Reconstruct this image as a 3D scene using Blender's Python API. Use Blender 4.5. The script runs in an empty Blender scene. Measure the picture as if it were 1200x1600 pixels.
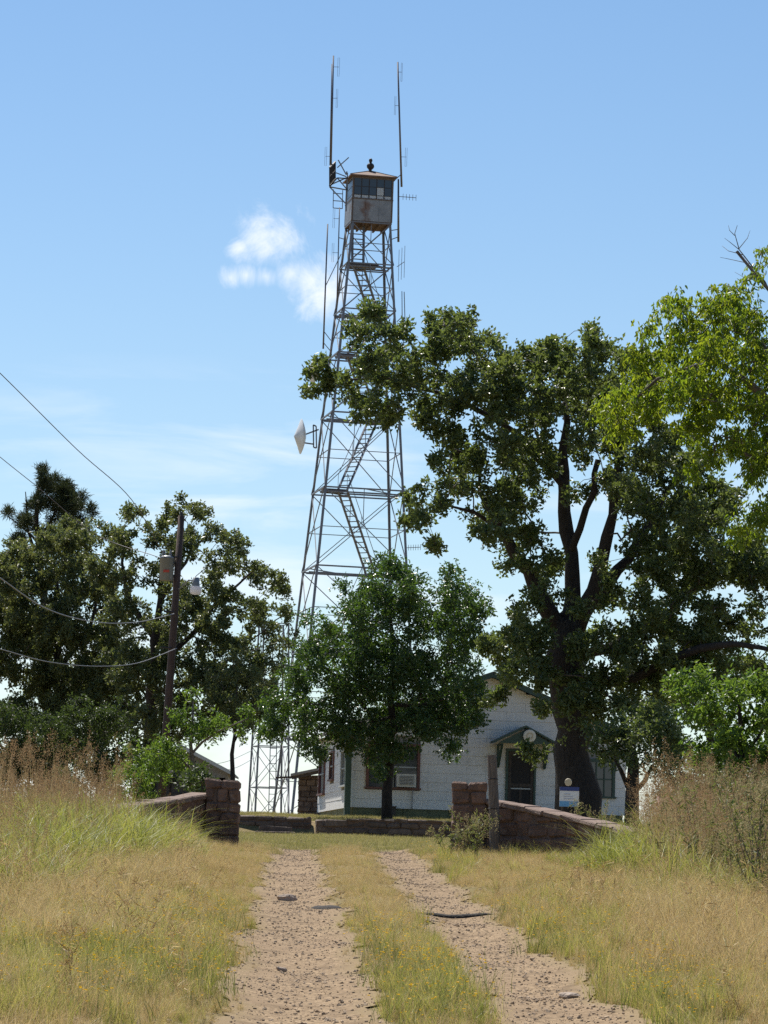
import bpy, bmesh, math, random
import numpy as np
from mathutils import Vector, Matrix, Euler

SC = bpy.context.scene
COL = SC.collection
R = math.radians

# ------------------------------------------------------------------ camera
F, PITCH, ROLL, EYE = 5800.0, R(6.1), R(1.6), 1.6
cam_d = bpy.data.cameras.new('camera')
cam_d.sensor_fit = 'VERTICAL'; cam_d.sensor_height = 36.0; cam_d.lens = 36.0 * F / 1600.0
cam_d.clip_start = 0.1; cam_d.clip_end = 60000
cam = bpy.data.objects.new('camera', cam_d); COL.objects.link(cam)
_f = Vector((0, math.cos(PITCH), math.sin(PITCH))); _u0 = Vector((0, -math.sin(PITCH), math.cos(PITCH))); _r0 = Vector((1, 0, 0))
_r = _r0 * math.cos(ROLL) + _u0 * math.sin(ROLL)
_u = _u0 * math.cos(ROLL) - _r0 * math.sin(ROLL)
cam.matrix_world = Matrix(((_r.x, _u.x, -_f.x, 0), (_r.y, _u.y, -_f.y, 0), (_r.z, _u.z, -_f.z, EYE), (0, 0, 0, 1)))
SC.camera = cam

def ray(u, v):
    return _f + _r * ((u - 600) / F) + _u * ((800 - v) / F)
def at(u, v, Y):
    """the point of the place that stands Y metres up the track on a sight line"""
    d = ray(u, v); t = Y / d.y
    return Vector((d.x * t, Y, EYE + d.z * t))
YS = 3.74
def mpp(u, v, Y):
    d = ray(u, v); return Y / d.y / F

# ------------------------------------------------------------------ light
SUN_EL, SUN_AZ = R(56), R(-24)          # azimuth measured from +Y towards +X
w = bpy.data.worlds.new('World'); SC.world = w; w.use_nodes = True
nt = w.node_tree; nt.nodes.clear()
def N(t, **k):
    n = nt.nodes.new(t)
    for a, b in k.items(): setattr(n, a, b)
    return n
def L(a, b): nt.links.new(a, b)
def val(sock, v): sock.default_value = v
sky = N('ShaderNodeTexSky', sky_type='NISHITA', sun_disc=False)
sky.sun_elevation = SUN_EL; sky.sun_rotation = SUN_AZ
sky.air_density = 1.0; sky.dust_density = 0.2; sky.ozone_density = 2.2; sky.altitude = 300
tc = N('ShaderNodeTexCoord')
def mth(op, a, b=None, c=None, clamp=False):
    n = N('ShaderNodeMath', operation=op, use_clamp=clamp)
    for i, x in enumerate((a, b, c)):
        if x is None: continue
        if isinstance(x, (int, float)): n.inputs[i].default_value = x
        else: L(x, n.inputs[i])
    return n.outputs[0]
def ramp01(x, lo, hi):
    n = N('ShaderNodeMapRange', interpolation_type='SMOOTHSTEP')
    L(x, n.inputs[0]); n.inputs[1].default_value = lo; n.inputs[2].default_value = hi
    return n.outputs[0]
def noise(vec, scale, detail=6, rough=0.55, dist=0.0):
    n = N('ShaderNodeTexNoise'); L(vec, n.inputs['Vector'])
    n.inputs['Scale'].default_value = scale; n.inputs['Detail'].default_value = detail
    n.inputs['Roughness'].default_value = rough; n.inputs['Distortion'].default_value = dist
    return n.outputs['Fac']
gen = tc.outputs['Generated']
sep = N('ShaderNodeSeparateXYZ'); L(gen, sep.inputs[0]); Z = sep.outputs['Z']
# cumulus puffs
fieldv = None
for (pu, pv, pr) in [(400, 368, 42), (440, 374, 38), (420, 386, 34), (374, 386, 24), (360, 434, 20), (385, 430, 18), (415, 432, 18), (455, 428, 24), (484, 440, 36), (512, 456, 44)]:
    d0 = ray(pu, pv).normalized()
    dn = N('ShaderNodeVectorMath', operation='DISTANCE'); L(gen, dn.inputs[0]); dn.inputs[1].default_value = d0
    f1 = mth('SUBTRACT', 1.0, mth('DIVIDE', dn.outputs['Value'], pr / F * 1.25))
    fieldv = f1 if fieldv is None else mth('MAXIMUM', fieldv, f1)
nz = noise(gen, 62, 10, 0.68, 0.5)
cum = ramp01(mth('ADD', fieldv, mth('MULTIPLY', mth('SUBTRACT', nz, 0.5), 3.2)), -0.15, 1.5)
cum = mth('MULTIPLY', cum, 0.85)
# cirrus, streaked along the horizon
mp = N('ShaderNodeMapping'); L(gen, mp.inputs[0]); mp.inputs['Scale'].default_value = (5.0, 5.0, 30.0); mp.inputs['Rotation'].default_value = (0, R(8), 0)
cz = noise(mp.outputs[0], 2.6, 7, 0.58, 0.4)
azm = noise(gen, 6.0, 2, 0.5)
band = mth('MULTIPLY', ramp01(Z, 0.152, 0.122), ramp01(azm, 0.30, 0.56))
cir = mth('MULTIPLY', mth('MULTIPLY', ramp01(cz, 0.40, 0.74), band), 0.5)
# low bright cloud bank over the horizon
mp2 = N('ShaderNodeMapping'); L(gen, mp2.inputs[0]); mp2.inputs['Scale'].default_value = (1.0, 1.0, 2.2)
lz = noise(mp2.outputs[0], 22.0, 7, 0.6)
low = ramp01(mth('ADD', mth('MULTIPLY', ramp01(Z, 0.085, 0.01), 0.75), mth('MULTIPLY', mth('SUBTRACT', lz, 0.5), 1.6)), 0.32, 0.75)
low = mth('MULTIPLY', low, 0.62)
veil = mth('MULTIPLY', ramp01(Z, 0.30, 0.0), 0.05)
alpha = mth('MAXIMUM', mth('MAXIMUM', cum, cir), mth('MAXIMUM', low, veil))
mix = N('ShaderNodeMix', data_type='RGBA'); L(alpha, mix.inputs[0]); L(sky.outputs[0], mix.inputs[6])
mix.inputs[7].default_value = (9.4, 9.7, 10.2, 1)
hs = N('ShaderNodeHueSaturation'); L(mix.outputs[2], hs.inputs['Color']); hs.inputs['Saturation'].default_value = 1.14
bg = N('ShaderNodeBackground'); L(hs.outputs[0], bg.inputs[0]); bg.inputs[1].default_value = 0.082
out = N('ShaderNodeOutputWorld'); L(bg.outputs[0], out.inputs[0])

sun_d = bpy.data.lights.new('sun', 'SUN'); sun_d.energy = 5.0; sun_d.angle = R(0.53); sun_d.color = (1.0, 0.95, 0.86)
sun = bpy.data.objects.new('sun', sun_d); COL.objects.link(sun)
sdir = Vector((math.sin(SUN_AZ) * math.cos(SUN_EL), math.cos(SUN_AZ) * math.cos(SUN_EL), math.sin(SUN_EL)))
sun.rotation_euler = sdir.to_track_quat('Z', 'Y').to_euler()
sun.location = sdir * 80
SC.view_settings.view_transform = 'Standard'; SC.view_settings.look = 'None'
SC.view_settings.exposure = 0.5; SC.view_settings.gamma = 1.0
SC.render.engine = 'CYCLES'
SC.cycles.use_denoising = False
SC.cycles.max_bounces = 7; SC.cycles.diffuse_bounces = 3; SC.cycles.transmission_bounces = 5

# ------------------------------------------------------------------ materials
def material(name, color, rough=0.7, metal=0.0, spec=0.5, var=None, scale=4.0, bump=0.0, bscale=30.0, transl=0.0, tcol=None,
             stains=None, objrand=0.0, stretch=(1, 1, 1)):
    """colour + noise to `var`; stains = (colour, scale, lo, hi); bump; translucency"""
    m = bpy.data.materials.new(name); m.use_nodes = True
    t = m.node_tree; t.nodes.clear()
    def n(tp, **k):
        x = t.nodes.new(tp)
        for a, b in k.items(): setattr(x, a, b)
        return x
    o = n('ShaderNodeOutputMaterial'); p = n('ShaderNodeBsdfPrincipled')
    p.inputs['Roughness'].default_value = rough; p.inputs['Metallic'].default_value = metal
    p.inputs['Specular IOR Level'].default_value = spec
    geo = n('ShaderNodeNewGeometry')
    mpn = n('ShaderNodeMapping'); t.links.new(geo.outputs['Position'], mpn.inputs[0]); mpn.inputs['Scale'].default_value = stretch
    pos = mpn.outputs[0]
    c = None
    if var is not None:
        nn = n('ShaderNodeTexNoise'); t.links.new(pos, nn.inputs['Vector']); nn.inputs['Scale'].default_value = scale; nn.inputs['Detail'].default_value = 6
        nn.inputs['Roughness'].default_value = 0.62
        rr = n('ShaderNodeMapRange'); t.links.new(nn.outputs['Fac'], rr.inputs[0]); rr.inputs[1].default_value = 0.32; rr.inputs[2].default_value = 0.68
        mx = n('ShaderNodeMix', data_type='RGBA'); t.links.new(rr.outputs[0], mx.inputs[0])
        mx.inputs[6].default_value = (*color, 1); mx.inputs[7].default_value = (*var, 1); c = mx.outputs[2]
    if stains is not None:
        sc_, ss, lo, hi = stains
        nn = n('ShaderNodeTexNoise'); t.links.new(pos, nn.inputs['Vector']); nn.inputs['Scale'].default_value = ss; nn.inputs['Detail'].default_value = 8
        rr = n('ShaderNodeMapRange', interpolation_type='SMOOTHSTEP'); t.links.new(nn.outputs['Fac'], rr.inputs[0]); rr.inputs[1].default_value = lo; rr.inputs[2].default_value = hi
        mx = n('ShaderNodeMix', data_type='RGBA'); t.links.new(rr.outputs[0], mx.inputs[0])
        if c is None: mx.inputs[6].default_value = (*color, 1)
        else: t.links.new(c, mx.inputs[6])
        mx.inputs[7].default_value = (*sc_, 1); c = mx.outputs[2]
    if objrand:
        oi = n('ShaderNodeObjectInfo'); hv = n('ShaderNodeHueSaturation')
        ml = n('ShaderNodeMapRange'); t.links.new(oi.outputs['Random'], ml.inputs[0]); ml.inputs[3].default_value = 1 - objrand; ml.inputs[4].default_value = 1 + objrand
        t.links.new(ml.outputs[0], hv.inputs['Value'])
        if c is None: hv.inputs['Color'].default_value = (*color, 1)
        else: t.links.new(c, hv.inputs['Color'])
        c = hv.outputs[0]
    if c is None: p.inputs['Base Color'].default_value = (*color, 1)
    else: t.links.new(c, p.inputs['Base Color'])
    if bump:
        nn = n('ShaderNodeTexNoise'); t.links.new(pos, nn.inputs['Vector']); nn.inputs['Scale'].default_value = bscale; nn.inputs['Detail'].default_value = 8
        b = n('ShaderNodeBump'); b.inputs['Strength'].default_value = bump; b.inputs['Distance'].default_value = 0.05
        t.links.new(nn.outputs['Fac'], b.inputs['Height']); t.links.new(b.outputs[0], p.inputs['Normal'])
    if transl:
        tr = n('ShaderNodeBsdfTranslucent'); tr.inputs[0].default_value = (*(tcol or color), 1)
        ms = n('ShaderNodeMixShader'); ms.inputs[0].default_value = transl
        t.links.new(p.outputs[0], ms.inputs[1]); t.links.new(tr.outputs[0], ms.inputs[2]); t.links.new(ms.outputs[0], o.inputs[0])
    else: t.links.new(p.outputs[0], o.inputs[0])
    return m

def leaf_material(name, cols, tcols, rough=0.4, spec=0.5, transl=0.35, patch=None):
    """cols: list of (pos, rgb) over a per-leaf random value stored in the mesh"""
    m = bpy.data.materials.new(name); m.use_nodes = True
    t = m.node_tree; t.nodes.clear()
    o = t.nodes.new('ShaderNodeOutputMaterial'); p = t.nodes.new('ShaderNodeBsdfPrincipled')
    p.inputs['Roughness'].default_value = rough; p.inputs['Specular IOR Level'].default_value = spec
    a = t.nodes.new('ShaderNodeAttribute'); a.attribute_name = 'rnd'
    fac = a.outputs['Fac']
    if patch:
        g = t.nodes.new('ShaderNodeNewGeometry'); nn = t.nodes.new('ShaderNodeTexNoise'); t.links.new(g.outputs['Position'], nn.inputs['Vector'])
        nn.inputs['Scale'].default_value = patch[0]; nn.inputs['Detail'].default_value = 3
        mm = t.nodes.new('ShaderNodeMath'); mm.operation = 'MULTIPLY_ADD'; t.links.new(nn.outputs['Fac'], mm.inputs[0]); mm.inputs[1].default_value = patch[1]
        m2 = t.nodes.new('ShaderNodeMath'); m2.operation = 'ADD'; t.links.new(fac, mm.inputs[2]); t.links.new(mm.outputs[0], m2.inputs[0]); m2.inputs[1].default_value = -patch[1] * 0.5
        m2.use_clamp = True; fac = m2.outputs[0]
    def rmp(cc):
        r = t.nodes.new('ShaderNodeValToRGB'); t.links.new(fac, r.inputs[0])
        e = r.color_ramp.elements
        while len(e) < len(cc): e.new(0.5)
        for i, (q, c) in enumerate(cc): e[i].position = q; e[i].color = (*c, 1)
        return r.outputs[0]
    t.links.new(rmp(cols), p.inputs['Base Color'])
    tr = t.nodes.new('ShaderNodeBsdfTranslucent'); t.links.new(rmp(tcols), tr.inputs[0])
    ms = t.nodes.new('ShaderNodeMixShader'); ms.inputs[0].default_value = transl
    t.links.new(p.outputs[0], ms.inputs[1]); t.links.new(tr.outputs[0], ms.inputs[2]); t.links.new(ms.outputs[0], o.inputs[0])
    return m

M = {}
M['steel'] = material('weathered_steel', (0.15, 0.165, 0.195), 0.5, 0.4, var=(0.20, 0.20, 0.215), scale=3, stains=((0.12, 0.075, 0.055), 6, 0.62, 0.78))
M['tread'] = material('tread_steel', (0.10, 0.10, 0.11), 0.7, 0.2, var=(0.14, 0.115, 0.10), scale=5)
M['cab_metal'] = material('galvanised_cab', (0.19, 0.205, 0.225), 0.55, 0.3, var=(0.29, 0.30, 0.32), scale=2.2, stains=((0.16, 0.095, 0.07), 1.5, 0.55, 0.76))
M['cab_trim'] = material('cab_trim', (0.10, 0.085, 0.08), 0.6, 0.2, var=(0.16, 0.11, 0.08), scale=4)
M['cab_floor'] = material('rusty_floor', (0.15, 0.085, 0.055), 0.85, var=(0.08, 0.055, 0.04), scale=2.5)
M['cab_roof'] = material('rusty_roof', (0.20, 0.13, 0.10), 0.8, 0.1, var=(0.14, 0.09, 0.07), scale=2.2)
M['dark_metal'] = material('dark_metal', (0.04, 0.035, 0.035), 0.6, 0.3)
M['interior'] = material('dark_interior', (0.05, 0.05, 0.055), 0.9)
M['glass'] = material('dark_glass', (0.035, 0.045, 0.06), 0.12, 0.0, 0.6)
M['antenna'] = material('antenna_metal', (0.15, 0.14, 0.15), 0.45, 0.6)
M['white_paint'] = material('white_enamel', (0.74, 0.74, 0.73), 0.4, var=(0.62, 0.62, 0.62), scale=3)
M['pale_pane'] = material('pale_pane', (0.75, 0.8, 0.85), 0.4, transl=0.5)
M['siding'] = material('white_siding', (0.82, 0.81, 0.79), 0.65, var=(0.75, 0.74, 0.72), scale=2.2, bump=0.05, bscale=60, objrand=0.03, stains=((0.46, 0.43, 0.38), 1.3, 0.58, 0.80))
M['foundation'] = material('green_foundation', (0.20, 0.21, 0.12), 0.85, var=(0.13, 0.14, 0.08), scale=4, bump=0.3)
M['roofing'] = material('roof_shingle', (0.13, 0.125, 0.12), 0.9, var=(0.2, 0.19, 0.18), scale=6, bump=0.4)
M['trim_green'] = material('green_trim', (0.035, 0.07, 0.055), 0.55, var=(0.05, 0.09, 0.07), scale=6)
M['trim_red'] = material('red_brown_trim', (0.19, 0.085, 0.07), 0.6, var=(0.13, 0.06, 0.05), scale=6)
M['trim_pale'] = material('pale_trim', (0.45, 0.47, 0.46), 0.6)
M['screen'] = material('door_screen', (0.02, 0.018, 0.018), 0.75)
M['wood_pole'] = material('creosote_pole', (0.10, 0.065, 0.055), 0.85, var=(0.055, 0.035, 0.03), scale=5, bump=0.5, bscale=20, stretch=(6, 6, 0.5))
M['wood_grey'] = material('weathered_post', (0.20, 0.16, 0.13), 0.9, var=(0.10, 0.075, 0.06), scale=6, bump=0.6, bscale=14, stretch=(8, 8, 0.6))
M['wood_dark'] = material('dark_timber', (0.055, 0.045, 0.04), 0.9, var=(0.1, 0.08, 0.065), scale=8, bump=0.5)
M['stone'] = material('brown_sandstone', (0.20, 0.115, 0.08), 0.9, var=(0.095, 0.058, 0.042), scale=7, bump=0.9, bscale=18, objrand=0.22, stains=((0.27, 0.185, 0.135), 4.2, 0.60, 0.74))
M['mortar'] = material('mortar', (0.165, 0.105, 0.078), 0.95, var=(0.10, 0.066, 0.05), scale=9, bump=0.5)
M['coping'] = material('coping_mortar', (0.24, 0.165, 0.125), 0.9, var=(0.14, 0.09, 0.07), scale=6, bump=0.5)
M['stone_grey'] = material('grey_fieldstone', (0.17, 0.125, 0.10), 0.9, var=(0.085, 0.062, 0.05), scale=5, bump=0.7, bscale=14, objrand=0.25)
M['rock'] = material('pale_rock', (0.42, 0.34, 0.27), 0.9, var=(0.27, 0.2, 0.15), scale=10, bump=0.6, bscale=25)
M['transformer'] = material('transformer_grey', (0.24, 0.255, 0.265), 0.45, 0.2, var=(0.19, 0.2, 0.21), scale=4)
M['red_mark'] = material('red_mark', (0.5, 0.06, 0.03), 0.6)
M['lamp_lens'] = material('lamp_lens', (0.86, 0.84, 0.86), 0.12, transl=0.5)
M['cable'] = material('grey_cable', (0.2, 0.2, 0.21), 0.5, 0.3)
M['wire'] = material('dark_wire', (0.12, 0.11, 0.11), 0.5, 0.3)
M['garage_wall'] = material('grey_boards', (0.30, 0.29, 0.28), 0.8, var=(0.22, 0.21, 0.2), scale=3)
M['sign_white'] = material('sign_white', (0.72, 0.74, 0.76), 0.45)
M['sign_navy'] = material('sign_navy', (0.03, 0.055, 0.22), 0.45)
M['sign_blue'] = material('sign_sky_blue', (0.12, 0.34, 0.62), 0.45)
M['sign_print'] = material('sign_print', (0.42, 0.42, 0.5), 0.5)
M['tan_disc'] = material('tan_disc', (0.55, 0.47, 0.33), 0.6)
M['cream_disc'] = material('cream_disc', (0.72, 0.70, 0.62), 0.5)
M['ac_body'] = material('ac_body', (0.60, 0.60, 0.57), 0.5)
M['ac_grille'] = material('ac_grille', (0.16, 0.16, 0.16), 0.6)
M['rust_red'] = material('rust_red', (0.24, 0.10, 0.075), 0.8, var=(0.16, 0.07, 0.055), scale=5)
M['bark'] = material('oak_bark', (0.05, 0.04, 0.034), 0.95, var=(0.022, 0.017, 0.014), scale=7, bump=1.0, bscale=11, stretch=(2.2, 2.2, 0.6))
M['bark_pale'] = material('pale_bark', (0.20, 0.165, 0.14), 0.95, var=(0.10, 0.08, 0.065), scale=7, bump=0.7, bscale=12)
M['twig'] = material('twig_bark', (0.12, 0.10, 0.085), 0.9, var=(0.07, 0.055, 0.05), scale=5)

def lm(name, a, b, c, ta, tb, **k):
    return leaf_material(name, [(0.0, a), (0.55, b), (1.0, c)], [(0.0, ta), (1.0, tb)], **k)
M['oak_leaf'] = lm('oak_leaf', (0.048, 0.074, 0.028), (0.085, 0.118, 0.044), (0.15, 0.17, 0.065), (0.16, 0.23, 0.04), (0.31, 0.36, 0.07), rough=0.42, spec=0.5, transl=0.34, patch=(0.5, 0.5))
M['oak_leaf_b'] = lm('scrub_oak_leaf', (0.046, 0.068, 0.028), (0.080, 0.105, 0.042), (0.145, 0.14, 0.06), (0.14, 0.20, 0.045), (0.30, 0.30, 0.08), rough=0.43, spec=0.5, transl=0.34, patch=(0.4, 0.5))
M['yard_leaf'] = lm('yard_tree_leaf', (0.032, 0.066, 0.024), (0.055, 0.100, 0.032), (0.105, 0.15, 0.04), (0.09, 0.19, 0.02), (0.2, 0.32, 0.03), rough=0.36, spec=0.5, transl=0.28, patch=(0.6, 0.4))
M['walnut_leaf'] = lm('near_tree_leaf', (0.036, 0.072, 0.012), (0.075, 0.135, 0.016), (0.21, 0.235, 0.02), (0.18, 0.33, 0.015), (0.52, 0.55, 0.03), rough=0.42, spec=0.4, transl=0.45, patch=(0.8, 0.6))
M['bright_leaf'] = lm('sapling_leaf', (0.04, 0.085, 0.018), (0.075, 0.14, 0.025), (0.14, 0.20, 0.03), (0.14, 0.27, 0.03), (0.32, 0.42, 0.04), rough=0.45, spec=0.4, transl=0.38, patch=(0.8, 0.4))
M['pine_leaf'] = lm('pine_needle', (0.028, 0.042, 0.022), (0.05, 0.066, 0.03), (0.085, 0.085, 0.04), (0.07, 0.10, 0.03), (0.14, 0.16, 0.05), rough=0.5, spec=0.3, transl=0.2)
M['bush_leaf'] = lm('bush_leaf', (0.022, 0.036, 0.014), (0.042, 0.062, 0.02), (0.075, 0.095, 0.028), (0.07, 0.12, 0.02), (0.16, 0.22, 0.04), rough=0.5, spec=0.35, transl=0.3)
STRAW = [(0.0, (0.20, 0.13, 0.055)), (0.40, (0.50, 0.36, 0.165)), (1.0, (0.76, 0.61, 0.34))]
M['straw'] = leaf_material('dry_grass', STRAW, [(0.0, (0.46, 0.33, 0.13)), (1.0, (0.74, 0.58, 0.28))], 0.6, 0.25, 0.36, patch=(0.9, 0.9))
M['green_blade'] = leaf_material('green_grass', [(0.0, (0.11, 0.145, 0.025)), (0.5, (0.26, 0.265, 0.05)), (1.0, (0.48, 0.40, 0.13))],
                                 [(0.0, (0.26, 0.31, 0.04)), (1.0, (0.58, 0.51, 0.14))], 0.5, 0.35, 0.42, patch=(0.6, 0.7))
M['seed'] = leaf_material('seed_head', [(0.0, (0.19, 0.125, 0.065)), (0.6, (0.33, 0.23, 0.115)), (1.0, (0.46, 0.34, 0.18))], [(0.0, (0.30, 0.17, 0.09)), (1.0, (0.5, 0.34, 0.18))], 0.7, 0.2, 0.35)
M['weed_leaf'] = leaf_material('weed_leaf', [(0.0, (0.055, 0.08, 0.02)), (0.6, (0.115, 0.14, 0.038)), (1.0, (0.24, 0.21, 0.065))], [(0.0, (0.13, 0.19, 0.04)), (1.0, (0.32, 0.32, 0.09))], 0.6, 0.25, 0.35)
M['weed_fluff'] = leaf_material('weed_flower_head', [(0.0, (0.22, 0.18, 0.075)), (0.6, (0.36, 0.28, 0.13)), (1.0, (0.48, 0.37, 0.19))], [(0.0, (0.3, 0.28, 0.13)), (1.0, (0.5, 0.43, 0.25))], 0.7, 0.2, 0.35)
M['petal'] = leaf_material('yellow_petal', [(0.0, (0.62, 0.33, 0.01)), (1.0, (0.80, 0.55, 0.02))], [(0.0, (0.7, 0.4, 0.01)), (1.0, (0.85, 0.6, 0.03))], 0.5, 0.3, 0.3)
M['lawn'] = leaf_material('lawn_blade', [(0.0, (0.16, 0.17, 0.05)), (0.5, (0.30, 0.26, 0.10)), (1.0, (0.42, 0.34, 0.16))], [(0.0, (0.28, 0.30, 0.07)), (1.0, (0.5, 0.42, 0.18))], 0.6, 0.25, 0.35, patch=(0.35, 0.8))
M['pebble'] = material('pebble', (0.25, 0.17, 0.105), 0.9, var=(0.44, 0.33, 0.22), scale=9, objrand=0.35)

# ------------------------------------------------------------------ helpers
def tag(o, label=None, cat=None, group=None, kind=None):
    if label: o['label'] = label
    if cat: o['category'] = cat
    if group: o['group'] = group
    if kind: o['kind'] = kind
    return o
def thing(name, label, cat, loc=(0, 0, 0), rot=(0, 0, 0), group=None):
    o = bpy.data.objects.new(name, None); COL.objects.link(o)
    o.location = loc; o.rotation_euler = rot; o.empty_display_size = 0.2
    o['_o'] = list(loc) if tuple(rot) == (0, 0, 0) else [0, 0, 0]
    return tag(o, label, cat, group)
def offs(parent):
    while parent is not None:
        if '_o' in parent: return np.array(parent['_o'][:])
        parent = parent.parent
    return np.zeros(3)
def link(name, me, mat, parent=None):
    if mat is not None: me.materials.append(M[mat] if isinstance(mat, str) else mat)
    o = bpy.data.objects.new(name, me); COL.objects.link(o)
    if parent is not None: o.parent = parent
    return o
def np_mesh(name, verts, faces, rnd=None, smooth=False):
    verts = np.asarray(verts, dtype=np.float32); faces = np.asarray(faces, dtype=np.int32)
    k = faces.shape[1]; me = bpy.data.meshes.new(name)
    me.vertices.add(len(verts)); me.vertices.foreach_set('co', verts.ravel())
    me.loops.add(faces.size); me.loops.foreach_set('vertex_index', faces.ravel())
    me.polygons.add(len(faces)); me.polygons.foreach_set('loop_start', np.arange(0, faces.size, k, dtype=np.int32))
    if rnd is not None:
        a = me.attributes.new('rnd', 'FLOAT', 'POINT'); a.data.foreach_set('value', np.asarray(rnd, dtype=np.float32))
    me.update(calc_edges=True)
    me.polygons.foreach_set('use_smooth', np.full(len(faces), smooth, dtype=bool))
    return me

class MB:
    def __init__(s): s.v = []; s.f = []
    def add(s, vs, fs):
        b = len(s.v); s.v += [tuple(x) for x in vs]; s.f += [tuple(i + b for i in f) for f in fs]; return s
    def box(s, c, size, rotz=0.0, mat=None):
        hx, hy, hz = [a / 2 for a in size]; m = mat or Matrix.Rotation(rotz, 3, 'Z'); c = Vector(c)
        vs = [c + m @ Vector((x * hx, y * hy, z * hz)) for x in (-1, 1) for y in (-1, 1) for z in (-1, 1)]
        return s.add(vs, [(0, 1, 3, 2), (4, 6, 7, 5), (0, 4, 5, 1), (2, 3, 7, 6), (0, 2, 6, 4), (1, 5, 7, 3)])
    def rect(s, x0, x1, y0, y1, z0, z1):
        return s.box(((x0 + x1) / 2, (y0 + y1) / 2, (z0 + z1) / 2), (x1 - x0, y1 - y0, z1 - z0))
    def bar(s, p0, p1, wd, h=None, up=(0, 0, 1)):
        p0 = Vector(p0); p1 = Vector(p1); d = p1 - p0; h = h or wd
        z = d.normalized(); up = Vector(up)
        if abs(z.dot(up)) > 0.97: up = Vector((0, 1, 0))
        x = up.cross(z).normalized(); y = z.cross(x)
        m = Matrix((x, y, z)).transposed()
        return s.box((p0 + p1) / 2, (wd, h, d.length), mat=m)
    def tube(s, pts, rad, n=8, cap=True):
        pts = [Vector(p) for p in pts]
        if isinstance(rad, (int, float)): rad = [rad] * len(pts)
        rings = []; x = None
        for i, p in enumerate(pts):
            d = (pts[min(i + 1, len(pts) - 1)] - pts[max(i - 1, 0)]).normalized()
            if x is None:
                a = Vector((1, 0, 0)) if abs(d.x) < 0.9 else Vector((0, 1, 0)); x = (a - d * a.dot(d)).normalized()
            else: x = (x - d * x.dot(d)).normalized()
            y = d.cross(x)
            rings.append([p + (x * math.cos(2 * math.pi * k / n) + y * math.sin(2 * math.pi * k / n)) * rad[i] for k in range(n)])
        vs = [q for r in rings for q in r]; fs = []
        for i in range(len(rings) - 1):
            for k in range(n):
                a = i * n + k; b = i * n + (k + 1) % n; fs.append((a, b, b + n, a + n))
        if cap: fs.append(tuple(reversed(range(n)))); fs.append(tuple(range((len(rings) - 1) * n, len(rings) * n)))
        return s.add(vs, fs)
    def lathe(s, prof, c=(0, 0, 0), n=20, mat=None):
        c = Vector(c); mat = mat or Matrix.Identity(3); vs = []; fs = []
        for (r, z) in prof:
            for k in range(n):
                a = 2 * math.pi * k / n; vs.append(c + mat @ Vector((r * math.cos(a), r * math.sin(a), z)))
        for i in range(len(prof) - 1):
            for k in range(n):
                a = i * n + k; b = i * n + (k + 1) % n; fs.append((a, b, b + n, a + n))
        return s.add(vs, fs)
    def build(s, name, mat, parent=None, smooth=False):
        v = np.array(s.v, dtype=np.float64) - offs(parent)
        me = bpy.data.meshes.new(name); me.from_pydata([tuple(q) for q in v], [], s.f); me.update()
        if smooth:
            for p in me.polygons: p.use_smooth = True
        return link(name, me, mat, parent)

# chamfered block used for every built stone
_bm = bmesh.new()
_cb_sign = []; _cb_axis = []
for sx in (-1, 1):
    for sy in (-1, 1):
        for sz in (-1, 1):
            for k in range(3): _cb_sign.append((sx, sy, sz)); _cb_axis.append(k)
_cb_sign = np.array(_cb_sign, float); _cb_axis = np.array(_cb_axis)
for sg, k in zip(_cb_sign, _cb_axis):
    q = sg * 0.8; q[k] = sg[k]; _bm.verts.new(q)
_bm.verts.ensure_lookup_table(); _bm.verts.index_update()
bmesh.ops.convex_hull(_bm, input=_bm.verts)
_CBF = np.array([[v.index for v in f.verts] for f in _bm.faces]); _bm.free()
def block_mesh(name, size, ch, rng, jit=0.0, rot=None, c=(0, 0, 0), lim=None):
    half = np.array(size) / 2; q = _cb_sign * half
    inset = np.full((24, 3), ch); inset[np.arange(24), _cb_axis] = 0
    q = q - _cb_sign * inset
    cj = rng.normal(0, jit, (8, 3)); q = q + np.repeat(cj, 3, axis=0) + rng.normal(0, jit * 0.35, (24, 3))
    if rot is not None: q = q @ np.array(rot).T
    return np_mesh(name, q + np.array(c), _CBF)
def rz(a):
    c, s_ = math.cos(a), math.sin(a); return np.array([[c, -s_, 0], [s_, c, 0], [0, 0, 1]])

# ------------------------------------------------------------------ terrain
_PY = np.array([-900, -40, 0, 22, 40, 63.6, 80, 104, 116, 194, 225, 300, 900, 60000.])
_PZ = np.array([-60, -1.7, 0, 0.92, 1.66, 2.56, 2.98, 3.56, 3.84, 5.35, 5.35, 1.0, -80, -80.])
_ty = np.linspace(-100, 400, 5001); _tz = np.interp(_ty, _PY, _PZ)
_kk = np.exp(-0.5 * (np.arange(-60, 61) / 25.0) ** 2); _kk /= _kk.sum()
_tz = np.convolve(np.pad(_tz, 60, mode='edge'), _kk, mode='valid')
def sstep(a, b, x):
    t = np.clip((x - a) / (b - a), 0, 1); return t * t * (3 - 2 * t)
_c0, _c1 = at(690, 1600, 22).x, at(535, 1340, 62).x
def road_c(y):
    y = np.asarray(y, float); return _c0 + (_c1 - _c0) * (y - 22) / 40 + 0.0004 * np.clip(y - 50, 0, 30) ** 2
HALF = 0.82
WALL_Y = 104.6
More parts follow.
